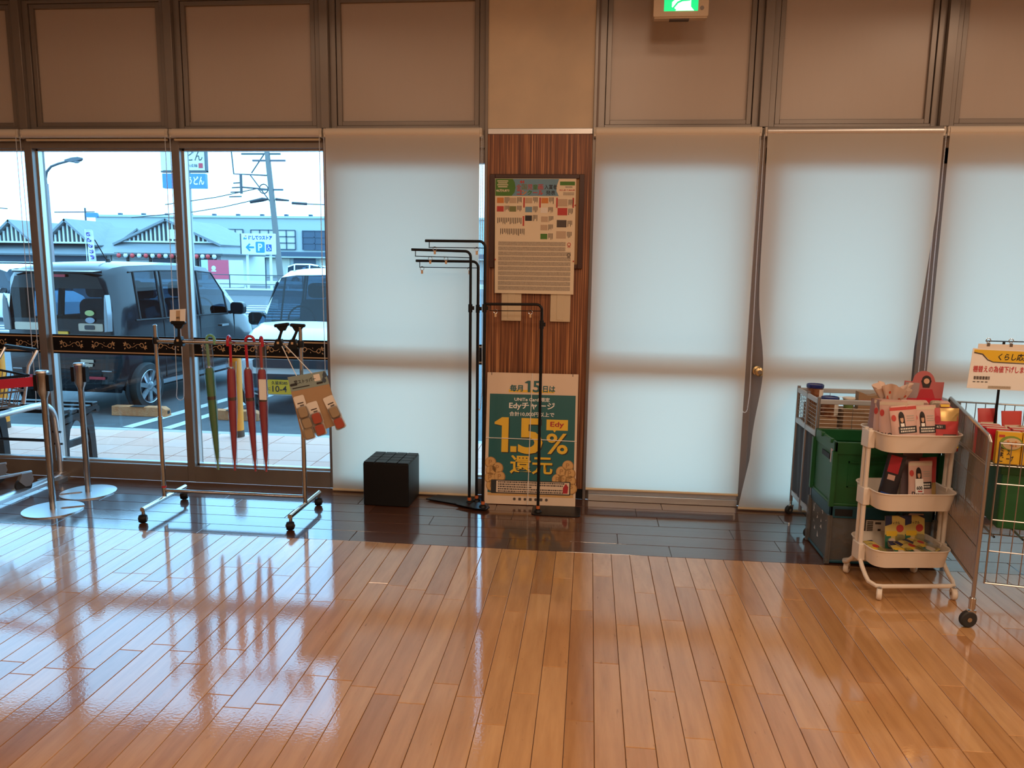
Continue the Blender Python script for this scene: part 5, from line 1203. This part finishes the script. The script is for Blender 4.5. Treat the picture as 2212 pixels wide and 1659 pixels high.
def hair_pouch(x, y, z, tilt, rz, lab, seed, dress=True, tag=None, h=.150, roll=0, w_=.122):
    t = thing('hair_care_pouch', lab, 'pouch', (0, 0, 0), 0, 'pink hair care pouches on the white cart'); place(t, x, y, z, tilt, rz); t.rotation_euler[1] = R(roll)
    f = pouch(t, w_, h, .045, 'pouch_pink', seed)
    patch(f, .0, 1, .90, .97, 'top_strip', 'print_red' if dress == 1 else 'pouch_cream', t)
    if dress:
        disc(f, .40, .74, .115, .13, 'portrait_hair', 'hair', t, 2); patch(f, .285, .515, .54, .74, 'portrait_hair', 'hair', t, 2); disc(f, .40, .705, .062, .075, 'portrait_face', 'skin', t, 4); patch(f, .34, .46, .735, .79, 'portrait_fringe', 'hair', t, 6); patch(f, .33, .47, .545, .615, 'portrait_collar', 'paper_white', t, 4)
        patch(f, .24, .94, .40, .545, 'caption_bar', 'ink', t, 3); caption(f, .30, .88, .425, .525, t)
        mb = MB()
        for k in range(3): mb.grid(lambda a, b: f(.60+.28*a, .76-.05*k+.018*b, 2), 3, 1)
        mb.build('print', 'grey_ink', t)
    disc(f, .11, .74, .085, .07, 'round_mark', 'print_red', t, 2)
    ptext(f, 'BIO', .10, .56, .20, .34, 'ink', t, 2); ptext(f, 'LISS', .12, .62, .02, .15, 'ink', t, 2)
    if tag is None: patch(f, .44, .90, .12, .22, 'price_sticker', 'price_yellow', t, 4); patch(f, .44, .90, .03, .12, 'price_sticker', 'paper', t, 4)
    if tag:
        patch(f, .22, .56, .30, .62, 'price_tag', 'paper_white', t, 6); ptext(f, tag, .27, .51, .38, .46, 'ink', t, 7, .03); patch(f, .32, .50, .33, .36, 'price_tag_line', 'print_red', t, 7)
    return t

# --- white three-tier cart
mat('cart_white', (.74, .66, .57), .42)
RC = Matrix.Translation((1.570, -1.195, 0)) @ Matrix.Rotation(R(8), 4, 'Z')
rc = thing('tier_cart', 'white three-tier metal cart with curved tube frame and white casters', 'cart', (1.570, -1.195, 0), 8)
def tray(z, dep=.085, w_=.390, d_=.285):
    o, i_ = rrect(w_, d_, .062, 6), rrect(w_-.006, d_-.006, .060, 6); ot, lo = rrect(w_-.03, d_-.03, .055, 6), rrect(w_-.036, d_-.036, .052, 6)
    ring = lambda P, zz: [(p[0], p[1], zz) for p in P]
    MB().loft([ring(ot, z-dep), ring(o, z), ring(i_, z), ring(lo, z-dep+.003)], False)._add(ring(ot, z-dep), [tuple(range(len(ot)))])._add(ring(lo, z-dep+.003), [tuple(range(len(lo)))]).build('tray', 'cart_white', rc)
    MB().tube(ring(rrect(w_+.002, d_+.002, .063, 6), z), .0035, 6, True).build('tray_rim', 'cart_white', rc)
for z in (.790, .505, .222): tray(z)
for s in (1, -1):           # front and back frame tubes
    y = -s*.018; yb = -s*.150
    pts = [(-.208, y, .800), (-.208, y, .155)]+[(-.208, y+(yb-y)*k, .150-.085*math.sin(R(90*k))) for k in (.25, .55, .8)]+[(-.19, yb-s*.012, .062), (-.16, yb-s*.02, .062)]
    pts = pts+[(-p[0], p[1], p[2]) for p in reversed(pts)]
    MB().tube(pts, .0105, 10).build('frame_tube', 'cart_white', rc)
for x in (-.208, .208):
    for z in (.790, .505, .222): MB().span(x-.014 if x < 0 else x-.02, x+.02 if x < 0 else x+.014, -.036, .036, z-.085, z+.002).build('tray_bracket', 'cart_white', rc, bevel=.004)
for x, y, yw in ((-.175, -.170, 60), (.185, -.170, 75), (-.175, .155, 50), (.185, .155, 40)):
    simple_caster(rc, x, y, .029, 'cart_white', .062, yw, .012)
def on_cart(x, y, z): v = RC @ Vector((x, y, z)); return v.x, v.y, v.z
TZ1, TZ2, TZ3 = .708, .423, .140
for k, (x, y, tl, rz, lab, sd, dr, rl) in enumerate((
        (-.072, -.105, -8, -4, 'pink pouch front left on the top tray, portrait under a red strip', 1, 1, -6),
        (.020, -.100, -8, 2, 'pink pouch front centre on the top tray, portrait over a black caption', 2, 2, -2),
        (-.128, -.075, -10, -38, 'sideways pink pouch on the top tray, just left of the red-strip portrait pouch', 3, 0, -4),
        (-.142, -.030, -10, -48, 'sideways pink pouch on the top tray, beside the dark mauve pouch', 4, 0, -4),
        (-.030, -.050, -6, 0, 'pale hair care pouch standing behind the two portrait pouches on the top tray', 5, 0, 2))):
    X, Y, Z = on_cart(x, y, TZ1); hair_pouch(X, Y, Z, tl, rz+8, lab, sd, dr, None if dr else False, .218 if dr else .235, rl)
t = thing('mauve_pouch', 'dark mauve pouch on its edge at the far left of the top tray', 'pouch'); X, Y, Z = on_cart(-.165, .015, TZ1); place(t, X, Y, Z, -6, -50); f = pouch(t, .10, .225, .035, 'pouch_mauve', 8); ptext(f, 'BIO', .5, .9, .2, .4, 'ink', t)
t = thing('rose_pouch', 'red treatment pouch with a gold foil top at the right of the top tray', 'pouch'); X, Y, Z = on_cart(.120, -.100, TZ1); place(t, X, Y, Z, -8, 6); f = pouch(t, .122, .205, .05, 'pouch_red', 9)
patch(f, .25, 1, .70, 1, 'foil_top', 'pouch_gold', t); disc(f, .14, .74, .10, .085, 'round_mark', 'crimson', t, 2); patch(f, .03, .42, .52, .62, 'black_label', 'ink', t, 2); ptext(f, '4/31', .08, .28, .545, .595, 'paper', t, 4); patch(f, .32, .86, .37, .40, 'print', 'dark_ink', t, 2)
patch(f, .50, .95, .08, .30, 'price_sticker', 'price_yellow', t, 3); patch(f, .55, .85, .08, .16, 'price_sticker', 'paper', t, 4); patch(f, .10, .45, .05, .30, 'pale_panel', 'pouch_pink', t, 2)
# red counter display box with a rounded header
mat('box_rose', (.42, .10, .10), .5); mat('box_red', (.50, .012, .035), .3); mat('box_grey', (.30, .24, .24), .5)
db = thing('display_box', 'open red display box with a rounded header card on the top tray', 'display box'); X, Y, Z = on_cart(.100, .045, TZ1); place(db, X, Y, Z, 0, 2)
MB().span(-.095, .095, -.055, .055, 0, .19).build('box_body', 'box_red', db)
MB().loft([[(-.095, -.055, .19), (.095, -.055, .19), (.095, -.052, .19), (-.095, -.052, .19)], [(-.088, .045, .222), (.088, .045, .222), (.088, .048, .222), (-.088, .048, .222)]]).build('inner_liner', 'box_red', db)
MB().prism([(-.100, 0), (.088, 0), (.098, .088), (.055, .088)]+circ(.052, 14, .0, .090, 20, 160)+[(-.055, .088), (-.092, .092)], 0, .003, at(0, .050, .215, -8, 0, 0) @ FRONT).build('header_card', 'box_rose', db)
MB().flat([(-.094, .004), (-.03, .004), (-.02, .082), (-.088, .086)], at(0, .0455, .215, -8, 0, 0) @ FRONT).build('grey_print', 'box_grey', db)
HB = at(0, .0450, .215, -8, 0, 0) @ FRONT
mb = MB().flat(circ(.022, 16, .012, .098), HB).flat([(-.014, .095), (-.004, .06), (.026, .06), (.037, .095)], HB); mb.build('portrait_hair', 'hair', db)
MB().flat(circ(.014, 14, .012, .092), at(0, .0442, .215, -8, 0, 0) @ FRONT).build('portrait_face', 'skin', db); MB().flat([(-.035, .004), (.055, .004), (.040, .052), (-.015, .052)], HB).build('portrait_dress', 'crimson', db)
for k, (x, c) in enumerate(((-.045, 'pouch_pink'), (.020, 'print_grey'), (.055, 'pouch_pink'))):
    t = thing('soap_tube', ['pink', 'grey', 'rose'][k]+' capped tube lying in the red display box, '+['left one', 'middle one', 'right one with the yellow price'][k], 'tube', (X+x, Y-.010, Z+.205), 2, 'tubes in the red display box')
    MB().prism(rrect(.055, .040, .014), -.012, .012, at(0, -.03, 0, -70, 0, 0)).build('tube', c, t, bevel=.004)
    if k == 2: MB().prism(rrect(.042, .024, .002), .012, .0135, at(0, -.033, 0, 66, 0, 0)).build('price_sticker', 'price_yellow', t)
# dotted gift bag
mat('bag_cream', (.68, .50, .40), .5); mat('dot_red', (.62, .10, .04), .5)
dg_ = thing('dotted_gift_bag', 'cream gift bag with red dots gathered at the neck on the top tray', 'gift bag'); X, Y, Z = on_cart(-.065, .070, TZ1); place(dg_, X, Y, Z, 0, 0)
def bagf(u, v, off=0):
    a = u*2*math.pi; r = [.060, .074, .078, .070, .034, .060, .085][min(6, int(v*6))]; r2 = [.060, .074, .078, .070, .034, .060, .085][min(6, int(v*6)+1)]; fr = v*6-int(v*6); rr_ = r+(r2-r)*fr
    g = 1+(.13*math.sin(11*a+2*v)+.07*math.sin(5*a))*(1 if v > .55 else .25); return (rr_*g*math.cos(a)*1.0+off*math.cos(a), rr_*g*math.sin(a)*.62+off*math.sin(a), .285*v+(.018*math.sin(3*a+1) if v > .8 else 0))
MB().grid(lambda u, v: bagf(u, v), 60, 24).build('bag', 'bag_cream', dg_, angle=60)
mb = MB(); rr = random.Random(4)
for k in range(34):
    u0, v0 = rr.uniform(.5, 1.0), rr.uniform(.45, .98); ru = .016
    mb._add([bagf(u0+ru*.8*math.cos(R(a)), min(.999, v0+ru*1.7*math.sin(R(a))), .0012) for a in range(0, 360, 40)], [tuple(range(9))])
mb.build('dot_pattern', 'dot_red', dg_)
MB().tube(arc((0, 0, .20), .030, 0, 360, 14, 'xy'), .004, 6).build('tie', 'dot_red', dg_)
# middle tray
X, Y, Z = on_cart(-.100, -.010, TZ2); t = thing('dark_pouch', 'dark navy pouch leaning alone at the left of the middle tray', 'pouch'); place(t, X, Y, Z, -4, -30); t.rotation_euler[1] = R(8); f = pouch(t, .085, .255, .04, 'pouch_dark', 21); patch(f, .2, .8, .62, .95, 'picture', 'crimson', t, 2); patch(f, .15, .85, .05, .22, 'picture', 'royal_blue', t, 2); patch(f, .3, .7, .48, .58, 'picture', 'pouch_pink', t, 2)
X, Y, Z = on_cart(.050, -.055, TZ2); hair_pouch(X, Y, Z, -6, 9, 'pink hair care pouch with a white 600 price tag on the middle tray', 22, 2, '600', .220, -1)
X, Y, Z = on_cart(.118, .005, TZ2); t = thing('rose_pouch', 'red pouch with a gold corner at the back of the middle tray', 'pouch'); place(t, X, Y, Z, -4, 18); f = pouch(t, .105, .225, .045, 'pouch_red', 23); patch(f, .3, 1, .0, .45, 'gold_corner', 'pouch_gold', t, 2)
X, Y, Z = on_cart(.06, .05, TZ2); t = thing('mauve_pouch', 'mauve pouch peeping out behind the pink one on the middle tray', 'pouch'); place(t, X, Y, Z, -3, 4); f = pouch(t, .10, .25, .04, 'pouch_mauve', 24)
# bottom tray: carded goods
mat('card_green', (.03, .16, .10), .5); mat('card_yellow', (.62, .48, .14), .5); mat('card_navy', (.02, .03, .10), .5)
def carded(lab, M, flat_=False):
    t = thing('carded_item', lab, 'packaged item', (0, 0, 0), 0, 'carded items on the bottom tray'); t.matrix_world = M
    MB().prism(rrect(.074, .120, .003), -.0008, .0008, at(0, 0, .06) @ FRONT).build('card', 'card_yellow', t)
    MB().flat([(-.037, .082), (-.012, .090), (-.012, .12), (-.037, .12)], at(0, -.0012, 0) @ FRONT).flat([(.010, .120), (.037, .108), (.037, .12)], at(0, -.0012, 0) @ FRONT).build('corner_print', 'card_navy', t)
    MB().flat([(-.037, 0), (-.012, 0), (-.015, .055), (-.037, .05)], at(0, -.0012, 0) @ FRONT).build('side_print', 'card_green', t)
    text('フィクル', 'ink', t, at(0, -.0014, .094) @ FRONT, .036, .011, .02)
    MB().flat(circ(.014, 16, .018, .074), at(0, -.0016, 0) @ FRONT).build('red_spot', 'print_red', t)
    MB().flat(rrect(.040, .018, .001), at(-.012, -.0018, .055) @ FRONT).build('price_sticker', 'price_yellow', t)
    MB().prism(rrect(.032, .045, .010), .001, .012, at(.018, 0, .030) @ FRONT).build('bubble', 'clear_film', t)
    MB().prism(rrect(.026, .036, .012), .001, .008, at(-.014, 0, .022) @ FRONT).build('product', 'pouch_cream', t)
for k, (x, y, lab) in enumerate(((-.005, .030, 'left of two carded items standing upright on the bottom tray'), (.100, .038, 'right of two carded items standing upright on the bottom tray'))):
    carded(lab, RC @ at(x, y, TZ3+.034, -8, 0, 0) @ Matrix.Scale(1.38, 4))
for k, (x, y, rz, z, lab) in enumerate(((-.13, -.09, 14, 0, 'carded item lying flat at the left of the bottom tray'), (-.03, -.11, -8, .004, 'carded item lying flat at the front centre of the bottom tray'), (.06, -.10, 24, .008, 'carded item lying flat right of the front centre of the bottom tray'), (.145, -.06, 38, .012, 'carded item lying flat at the right front of the bottom tray'), (.16, .02, 50, .004, 'carded item lying flat at the back right of the bottom tray'))):
    carded(lab, RC @ at(x, y-.02, TZ3+.050+z, 0, 0, rz) @ at(0, 0, 0, -80, 0, 0) @ Matrix.Scale(1.2, 4))

# --- crates
mat('crate_green', (.010, .105, .030), .42, noise=(5, .25, (.03, .17, .07))); mat('crate_blue', (.012, .085, .13), .45); mat('crate_clear', (.16, .155, .15), .3, alpha=.6); mat('scraps', (.45, .38, .32), .8)
def crate(name, lab, z0, h, wall, rim, loc, W_=.53, D_=.355):
    t = thing(name, lab, 'crate', loc)
    mb = MB().span(-W_/2, W_/2, -D_/2, D_/2, 0, .016)
    mb.build('bottom', rim, t, bevel=.004)
    for n_, a in (('side_panel', (-W_/2+.006, -W_/2+.012, -D_/2+.012, D_/2-.012)), ('side_panel', (W_/2-.012, W_/2-.006, -D_/2+.012, D_/2-.012)), ('side_panel', (-W_/2+.012, W_/2-.012, -D_/2+.006, -D_/2+.012)), ('side_panel', (-W_/2+.012, W_/2-.012, D_/2-.012, D_/2-.006))):
        MB().span(a[0], a[1], a[2], a[3], .016, h-.05).build(n_, wall, t)
    mb = MB()
    for s in (1, -1): mb.span(s*W_/2-(.016 if s > 0 else 0), s*W_/2+(0 if s > 0 else .016), -D_/2, D_/2, h-.065, h).span(-W_/2, W_/2, s*D_/2-(.016 if s > 0 else 0), s*D_/2+(0 if s > 0 else .016), h-.065, h)
    mb.build('rim', rim, t, bevel=.003)
    mb = MB()
    for sx in (1, -1):
        for sy in (1, -1): mb.span(sx*W_/2-.012, sx*W_/2+.012, sy*D_/2-.012, sy*D_/2+.012, .0, h-.05)
    mb.build('corner_posts', wall, t)['kind'] = 'stuff'
    return t
CX, CY = 1.565, -.785
bcx = crate('blue_crate', 'grey clear-walled folding crate with blue rim and base under the green crate', 0, .315, 'crate_clear', 'crate_blue', (CX, CY, .004))
MB().span(-.265, -.05, -.1795, -.178, .165, .245).build('x', 'paper', bcx) if False else None
lb_ = MB().span(-.075, .045, -.1745, -.1730, .168, .246).build('shipping_label', 'paper', bcx)
mb = MB()
for k in range(7): mb.span(-.070, -.040, -.1755, -.1745, .176+k*.0095, .182+k*.0095)
mb.span(-.03, .0, -.1755, -.1745, .225, .236).span(-.015, .0, -.1755, -.1745, .185, .20); mb.build('print', 'dark_ink', lb_)
mb = MB(); rr = random.Random(2)
for k in range(26):
    x, z = rr.uniform(-.22, .2), rr.uniform(.03, .22); mb.box((x, rr.uniform(-.15, .1), z*.6), (rr.uniform(.02, .08), .004, rr.uniform(.01, .04)), (rr.uniform(-40, 40), rr.uniform(-60, 60), rr.uniform(-50, 50)))
mb.build('paper_scraps', 'scraps', bcx)['kind'] = 'stuff'
mb = MB()
for k in range(14): mb.flat([(0, 0, 0), (0, rr.uniform(.008, .03), rr.uniform(-.01, .01)), (0, rr.uniform(.005, .02), rr.uniform(.01, .04))], at(-.2592-.0012, rr.uniform(-.15, .12), rr.uniform(.05, .24)))
mb.build('sticker_residue', 'paper', bcx)['kind'] = 'stuff'
MB().flat(rrect(.075, .018, .003), at(.17, -.1781, .285) @ FRONT).build('worn_tape', 'pouch_pink', bcx)
text('久野', 'ink', bcx, at(.10, -.1785, .280) @ FRONT, .075, .035, .01)
MB().span(-.24, -.15, -.1785, -.172, .262, .300).build('handle_hole', 'seam', bcx)
gc = crate('green_crate', 'green folding crate stacked on the blue-rimmed crate beside the white cart', .3, .345, 'crate_green', 'crate_green', (CX, CY, .319))
mb = MB().span(-.19, .24, -.1765, -.1715, .235, .245).span(-.19, .24, -.1765, -.1715, .105, .111).span(-.19, -.184, -.1765, -.1715, .105, .245); mb.build('rib', 'crate_green', gc)
MB().span(-.10, -.02, -.182, -.17, .272, .285).build('latch', 'crate_green', gc); MB().prism([(-.035, 0), (.035, 0), (.035, -.04), (.02, -.055), (-.02, -.055), (-.035, -.04)], 0, .003, at(-.03, -.1715, .10) @ FRONT).build('tab', 'crate_green', gc)
MB().span(-.2665, -.262, -.10, .03, .235, .262).build('handle_hole', 'seam', gc)
MB().flat([(0, 0, 0), (0, .035, .0), (0, .035, .075), (0, 0, .075)], at(-.2663, -.150, .225)).build('paper_tag', 'pouch_pink', gc)
for s in (0, 1): MB().span(-.275, -.255, -.13+s*.16, -.10+s*.16, .33, .352).build('rim_lug', 'crate_green', gc, bevel=.003)

# --- wire basket trolley at the right edge
bt = thing('wire_trolley', 'chrome wire basket trolley at the right edge loaded with yellow soup boxes', 'trolley', (1.716, -1.640, 0), -11)
BW, BD, HF, HB = .80, .72, .858, .915
wr = 'wire'
for x in (0, BW):
    MB().tube([(x, 0, .13), (x, 0, HF-.02), (x, .02, HF), (x, BD-.03, HB), (x, BD, HB-.03), (x, BD, .13)], .0085, 10).build('side_frame', wr, bt)
    MB().cyl((x, 0, .21), (x, BD, .21), .007, n=8).build('side_rail', wr, bt)
    mb = MB()
    for k in range(1, 46): y = BD*k/46; mb.cyl((x, y, .21), (x, y, HF+(HB-HF)*k/46), .0020, n=5, caps=False)
    for z in (.36, .50, .64, .74): mb.cyl((x, 0, z), (x, BD, z), .0028, n=5, caps=False)
    mb.build('side_mesh', wr, bt)['kind'] = 'stuff'
for y, z1 in ((0, HF-.02), (BD, HB-.02)):
    MB().tube([(.035, y-.008, .215), (.035, y-.008, z1), (BW-.03, y-.008, z1), (BW-.03, y-.008, .215)], .0062, 8, True).build('door_frame', wr, bt)
    mb = MB()
    for k in range(1, 17): x = .035+(BW-.065)*k/17; mb.cyl((x, y-.008, .215), (x, y-.008, z1), .0022, n=5, caps=False)
    for z in (.36, .50, .66): mb.cyl((.035, y-.008, z), (BW-.03, y-.008, z), .003, n=5, caps=False)
    mb.build('door_mesh', wr, bt)['kind'] = 'stuff'
for x in (.0, BW):
    for y in (0, BD):
        MB().lathe([(.014, .085), (.014, .135), (.009, .14)], 12, Matrix.Translation((x, y, 0))).build('caster_sleeve', 'chrome', bt); simple_caster(bt, x, y, .038, 'rubber', .09, 20, .013)
mb = MB()
for k in range(19): y = .01+(BD-.02)*k/18; mb.cyl((0, y, .735), (BW, y, .735), .0025, n=5, caps=False)
for k in range(5): x = BW*k/4; mb.cyl((x, 0, .731), (x, BD, .731), .004, n=5, caps=False)
mb.build('wire_shelf', wr, bt)['kind'] = 'stuff'
BT = bt.matrix_basis.copy() if False else (Matrix.Translation((1.716, -1.640, 0)) @ Matrix.Rotation(R(-11), 4, 'Z'))
def on_bt(x, y, z): v = BT @ Vector((x, y, z)); return v.x, v.y, v.z
# green crate riding inside the wire trolley
X, Y, Z = on_bt(.43, .40, .42)
g2 = thing('green_crate', 'dark green crate inside the wire trolley, below the soup boxes', 'crate', (X, Y, Z), -11)
MB().span(-.33, .33, -.26, .26, 0, .29).build('body', 'crate_green', g2, bevel=.006); MB().span(-.34, .34, -.27, .27, .25, .295).build('rim', 'crate_green', g2, bevel=.004)
l2 = MB().span(-.20, .0, -.263, -.261, .03, .11).build('shipping_label', 'paper', g2); mb = MB()
for k in range(6): mb.span(-.19, -.13, -.2645, -.263, .038+k*.011, .045+k*.011)
mb.build('print', 'dark_ink', l2)
mb = MB()
for k in range(7): mb.cyl((.06+.11*k, .02, .415), (.06+.11*k, BD-.02, .415), .005, n=6, caps=False)
mb.build('lower_shelf', wr, bt)['kind'] = 'stuff'
# soup boxes
mat('box_yellow', (.72, .44, .03), .45); mat('soup', (.66, .50, .30), .5); mat('soup_green', (.20, .30, .05), .5)
def soup_box(x, y, z, c, lab, grp, face=True, w_=.092, d_=.032, h=.140):
    t = thing('soup_box', lab, 'box', on_bt(x, y, z), -11, grp)
    b = MB().span(-w_/2, w_/2, -d_/2, d_/2, 0, h).build('carton', c, t, bevel=.0015)
    MB().span(-w_/2+.004, w_/2-.004, -d_/2+.003, d_/2-.003, h, h+.0006).build('top_print', 'pouch_cream', t)
    if face:
        T = at(0, -d_/2-.0008, 0) @ FRONT
        MB().flat([(p[0]*1.1, p[1]*.8) for p in circ(.040, 18, .006, .115)], at(0, -d_/2-.0004, 0) @ FRONT).build('bowl_green', 'soup_green', t)
        MB().flat([(p[0]*1.1, p[1]*.8) for p in circ(.032, 18, .010, .112)], T).build('bowl_picture', 'soup', t)
        mb = MB(); rr2 = random.Random(int(x*1000)); T2 = at(0, -d_/2-.0014, 0) @ FRONT
        for k in range(9): mb.flat([(p[0], p[1]) for p in circ(rr2.uniform(.003, .006), 6, .010+rr2.uniform(-.022, .022), .090+rr2.uniform(-.012, .012))], T2)
        mb.build('soup_print', 'print_orange', t)
        text('た\nま\nご', 'ink', t, at(-.024, -d_/2-.0016, .042) @ FRONT, .018, .066, .04); text('ス\nープ', 'ink', t, at(.008, -d_/2-.0016, .036) @ FRONT, .026, .050, .03)
        MB().flat(rrect(.022, .010, .001), at(-.03, -d_/2-.0016, .122) @ FRONT).build('red_print', 'print_red', t)
for k, (x, lab) in enumerate(((.082, 'yellow soup box standing nearest the corner post of the wire trolley'), (.178, 'second yellow soup box from the corner post of the wire trolley'), (.274, 'third yellow soup box along the wire trolley front, at the right edge'))):
    soup_box(x, .055, .738, 'box_yellow', lab, 'yellow soup boxes in the wire trolley')
for k, (x, y, lab) in enumerate(((.055, .115, 'nearest red soup box behind the yellow ones by the trolley side'), (.050, .165, 'middle red soup box behind the yellow ones by the trolley side'), (.045, .215, 'rearmost red soup box behind the yellow ones by the trolley side'))):
    soup_box(x, y, .738, 'box_red', lab, 'red soup boxes in the wire trolley', False)
for k, (x, y, lab) in enumerate(((.16, .115, 'cream-topped red box in the second row of the wire trolley'), (.16, .165, 'cream-topped red box in the third row of the wire trolley'), (.27, .14, 'cream-topped red box at the right edge of the wire trolley'))):
    soup_box(x, y, .738, 'print_red', lab, 'red soup boxes in the wire trolley', False, .10)
for k, (x, y, c, lab) in enumerate(((.13, .50, 'pouch_red', 'tall red snack packet at the back of the wire trolley'), (.22, .46, 'print_red', 'second red snack packet at the back of the wire trolley'))):
    t = thing('snack_packet', lab, 'packet'); t.location = on_bt(x, y, .737); t.rotation_euler = (R(-8), 0, R(10)); f = pouch(t, .10, .165, .04, c, 40+k); patch(f, .1, .9, .25, .6, 'label_print', 'pouch_cream', t)
t = thing('flat_carton', 'low yellow carton behind the soup boxes at the right edge', 'carton', on_bt(.34, .40, .738), -11); MB().span(-.10, .10, -.06, .06, 0, .10).build('carton', 'pouch_gold', t, bevel=.002); MB().span(-.09, .09, -.05, .05, .10, .1008).build('top_print', 'pouch_cream', t)
# price board on a stem
pbz = thing('price_board', 'white price board with a yellow heading and red writing on a stem', 'price board', (1.935, -1.19, 0), -2)
MB().cyl((.03, .02, .74), (.03, .02, 1.225), .006, n=8).build('stem', 'black_metal', pbz)
MB().cyl((-.055, .012, 1.228), (.16, .012, 1.228), .0025, n=6).build('cross_rod', 'black_metal', pbz)
for x in (-.045, .055): MB().tube(arc((x, .008, 1.232), .010, 0, 360, 10), .002, 5).box((x, .006, 1.212), (.014, .008, .016)).build('clip', 'chrome', pbz)
MB().prism(rrect(.27, .10, .002), 0, .001, at(.045, .004, 1.165) @ FRONT).build('rear_card', 'paper', pbz)
bd = MB().prism([(-.145, 0), (.16, -.006), (.16, .186), (-.135, .192)], 0, .001, at(.02, -.004, 1.002) @ FRONT).build('board', 'paper_white', pbz)
B_ = lambda x, z, k=0: at(x, -.0056-.0005*k, z) @ FRONT
MB().flat([(-.108, .186), (.178, .180), (.178, .126), (-.02, .130), (-.04, .140), (-.07, .168), (-.108, .173)], B_(0, 1.002)).build('yellow_heading', 'price_yellow', bd)
mb = MB(); add_stroke(mb, [(-.108, .172), (-.070, .164), (-.045, .138), (-.02, .128), (.178, .122)], .006, .004, B_(0, 1.002, 1)); mb.build('heading_edge', 'dark_ink', bd)
text('くらし応援価', 'ink', bd, B_(.085, 1.156, 2), .170, .034, .02, shear=.15)
text('棚替えの為値下げしました', 'print_red_bright' if 'print_red_bright' in MATS else mat('print_red_bright', (.55, .015, .03), .5), bd, B_(.030, 1.096, 2), .270, .032, .012)
mb = MB()
for k in range(16): mb.flat([(0, 0), (.0024 if k % 3 else .004, 0), (.0024 if k % 3 else .004, .016), (0, .016)], B_(-.098+k*.0044, 1.045, 1))
for k in range(4): mb.flat(rrect(.012, .004, .001), B_(-.095+k*.018, 1.034, 1))
mb.build('print', 'dark_ink', bd)
MB().flat(rrect(.10, .012, .001), B_(.02, 1.010, 1)).build('card_holder', 'print_grey', bd)

# flat print made of many tiny marks counts as stuff
for o in bpy.data.objects:
    if o.type == 'MESH' and o.parent and o.name.split('.')[0] in ('print', 'soup_print', 'dot_pattern', 'lamp_cells', 'corner_print'): o['kind'] = 'stuff'
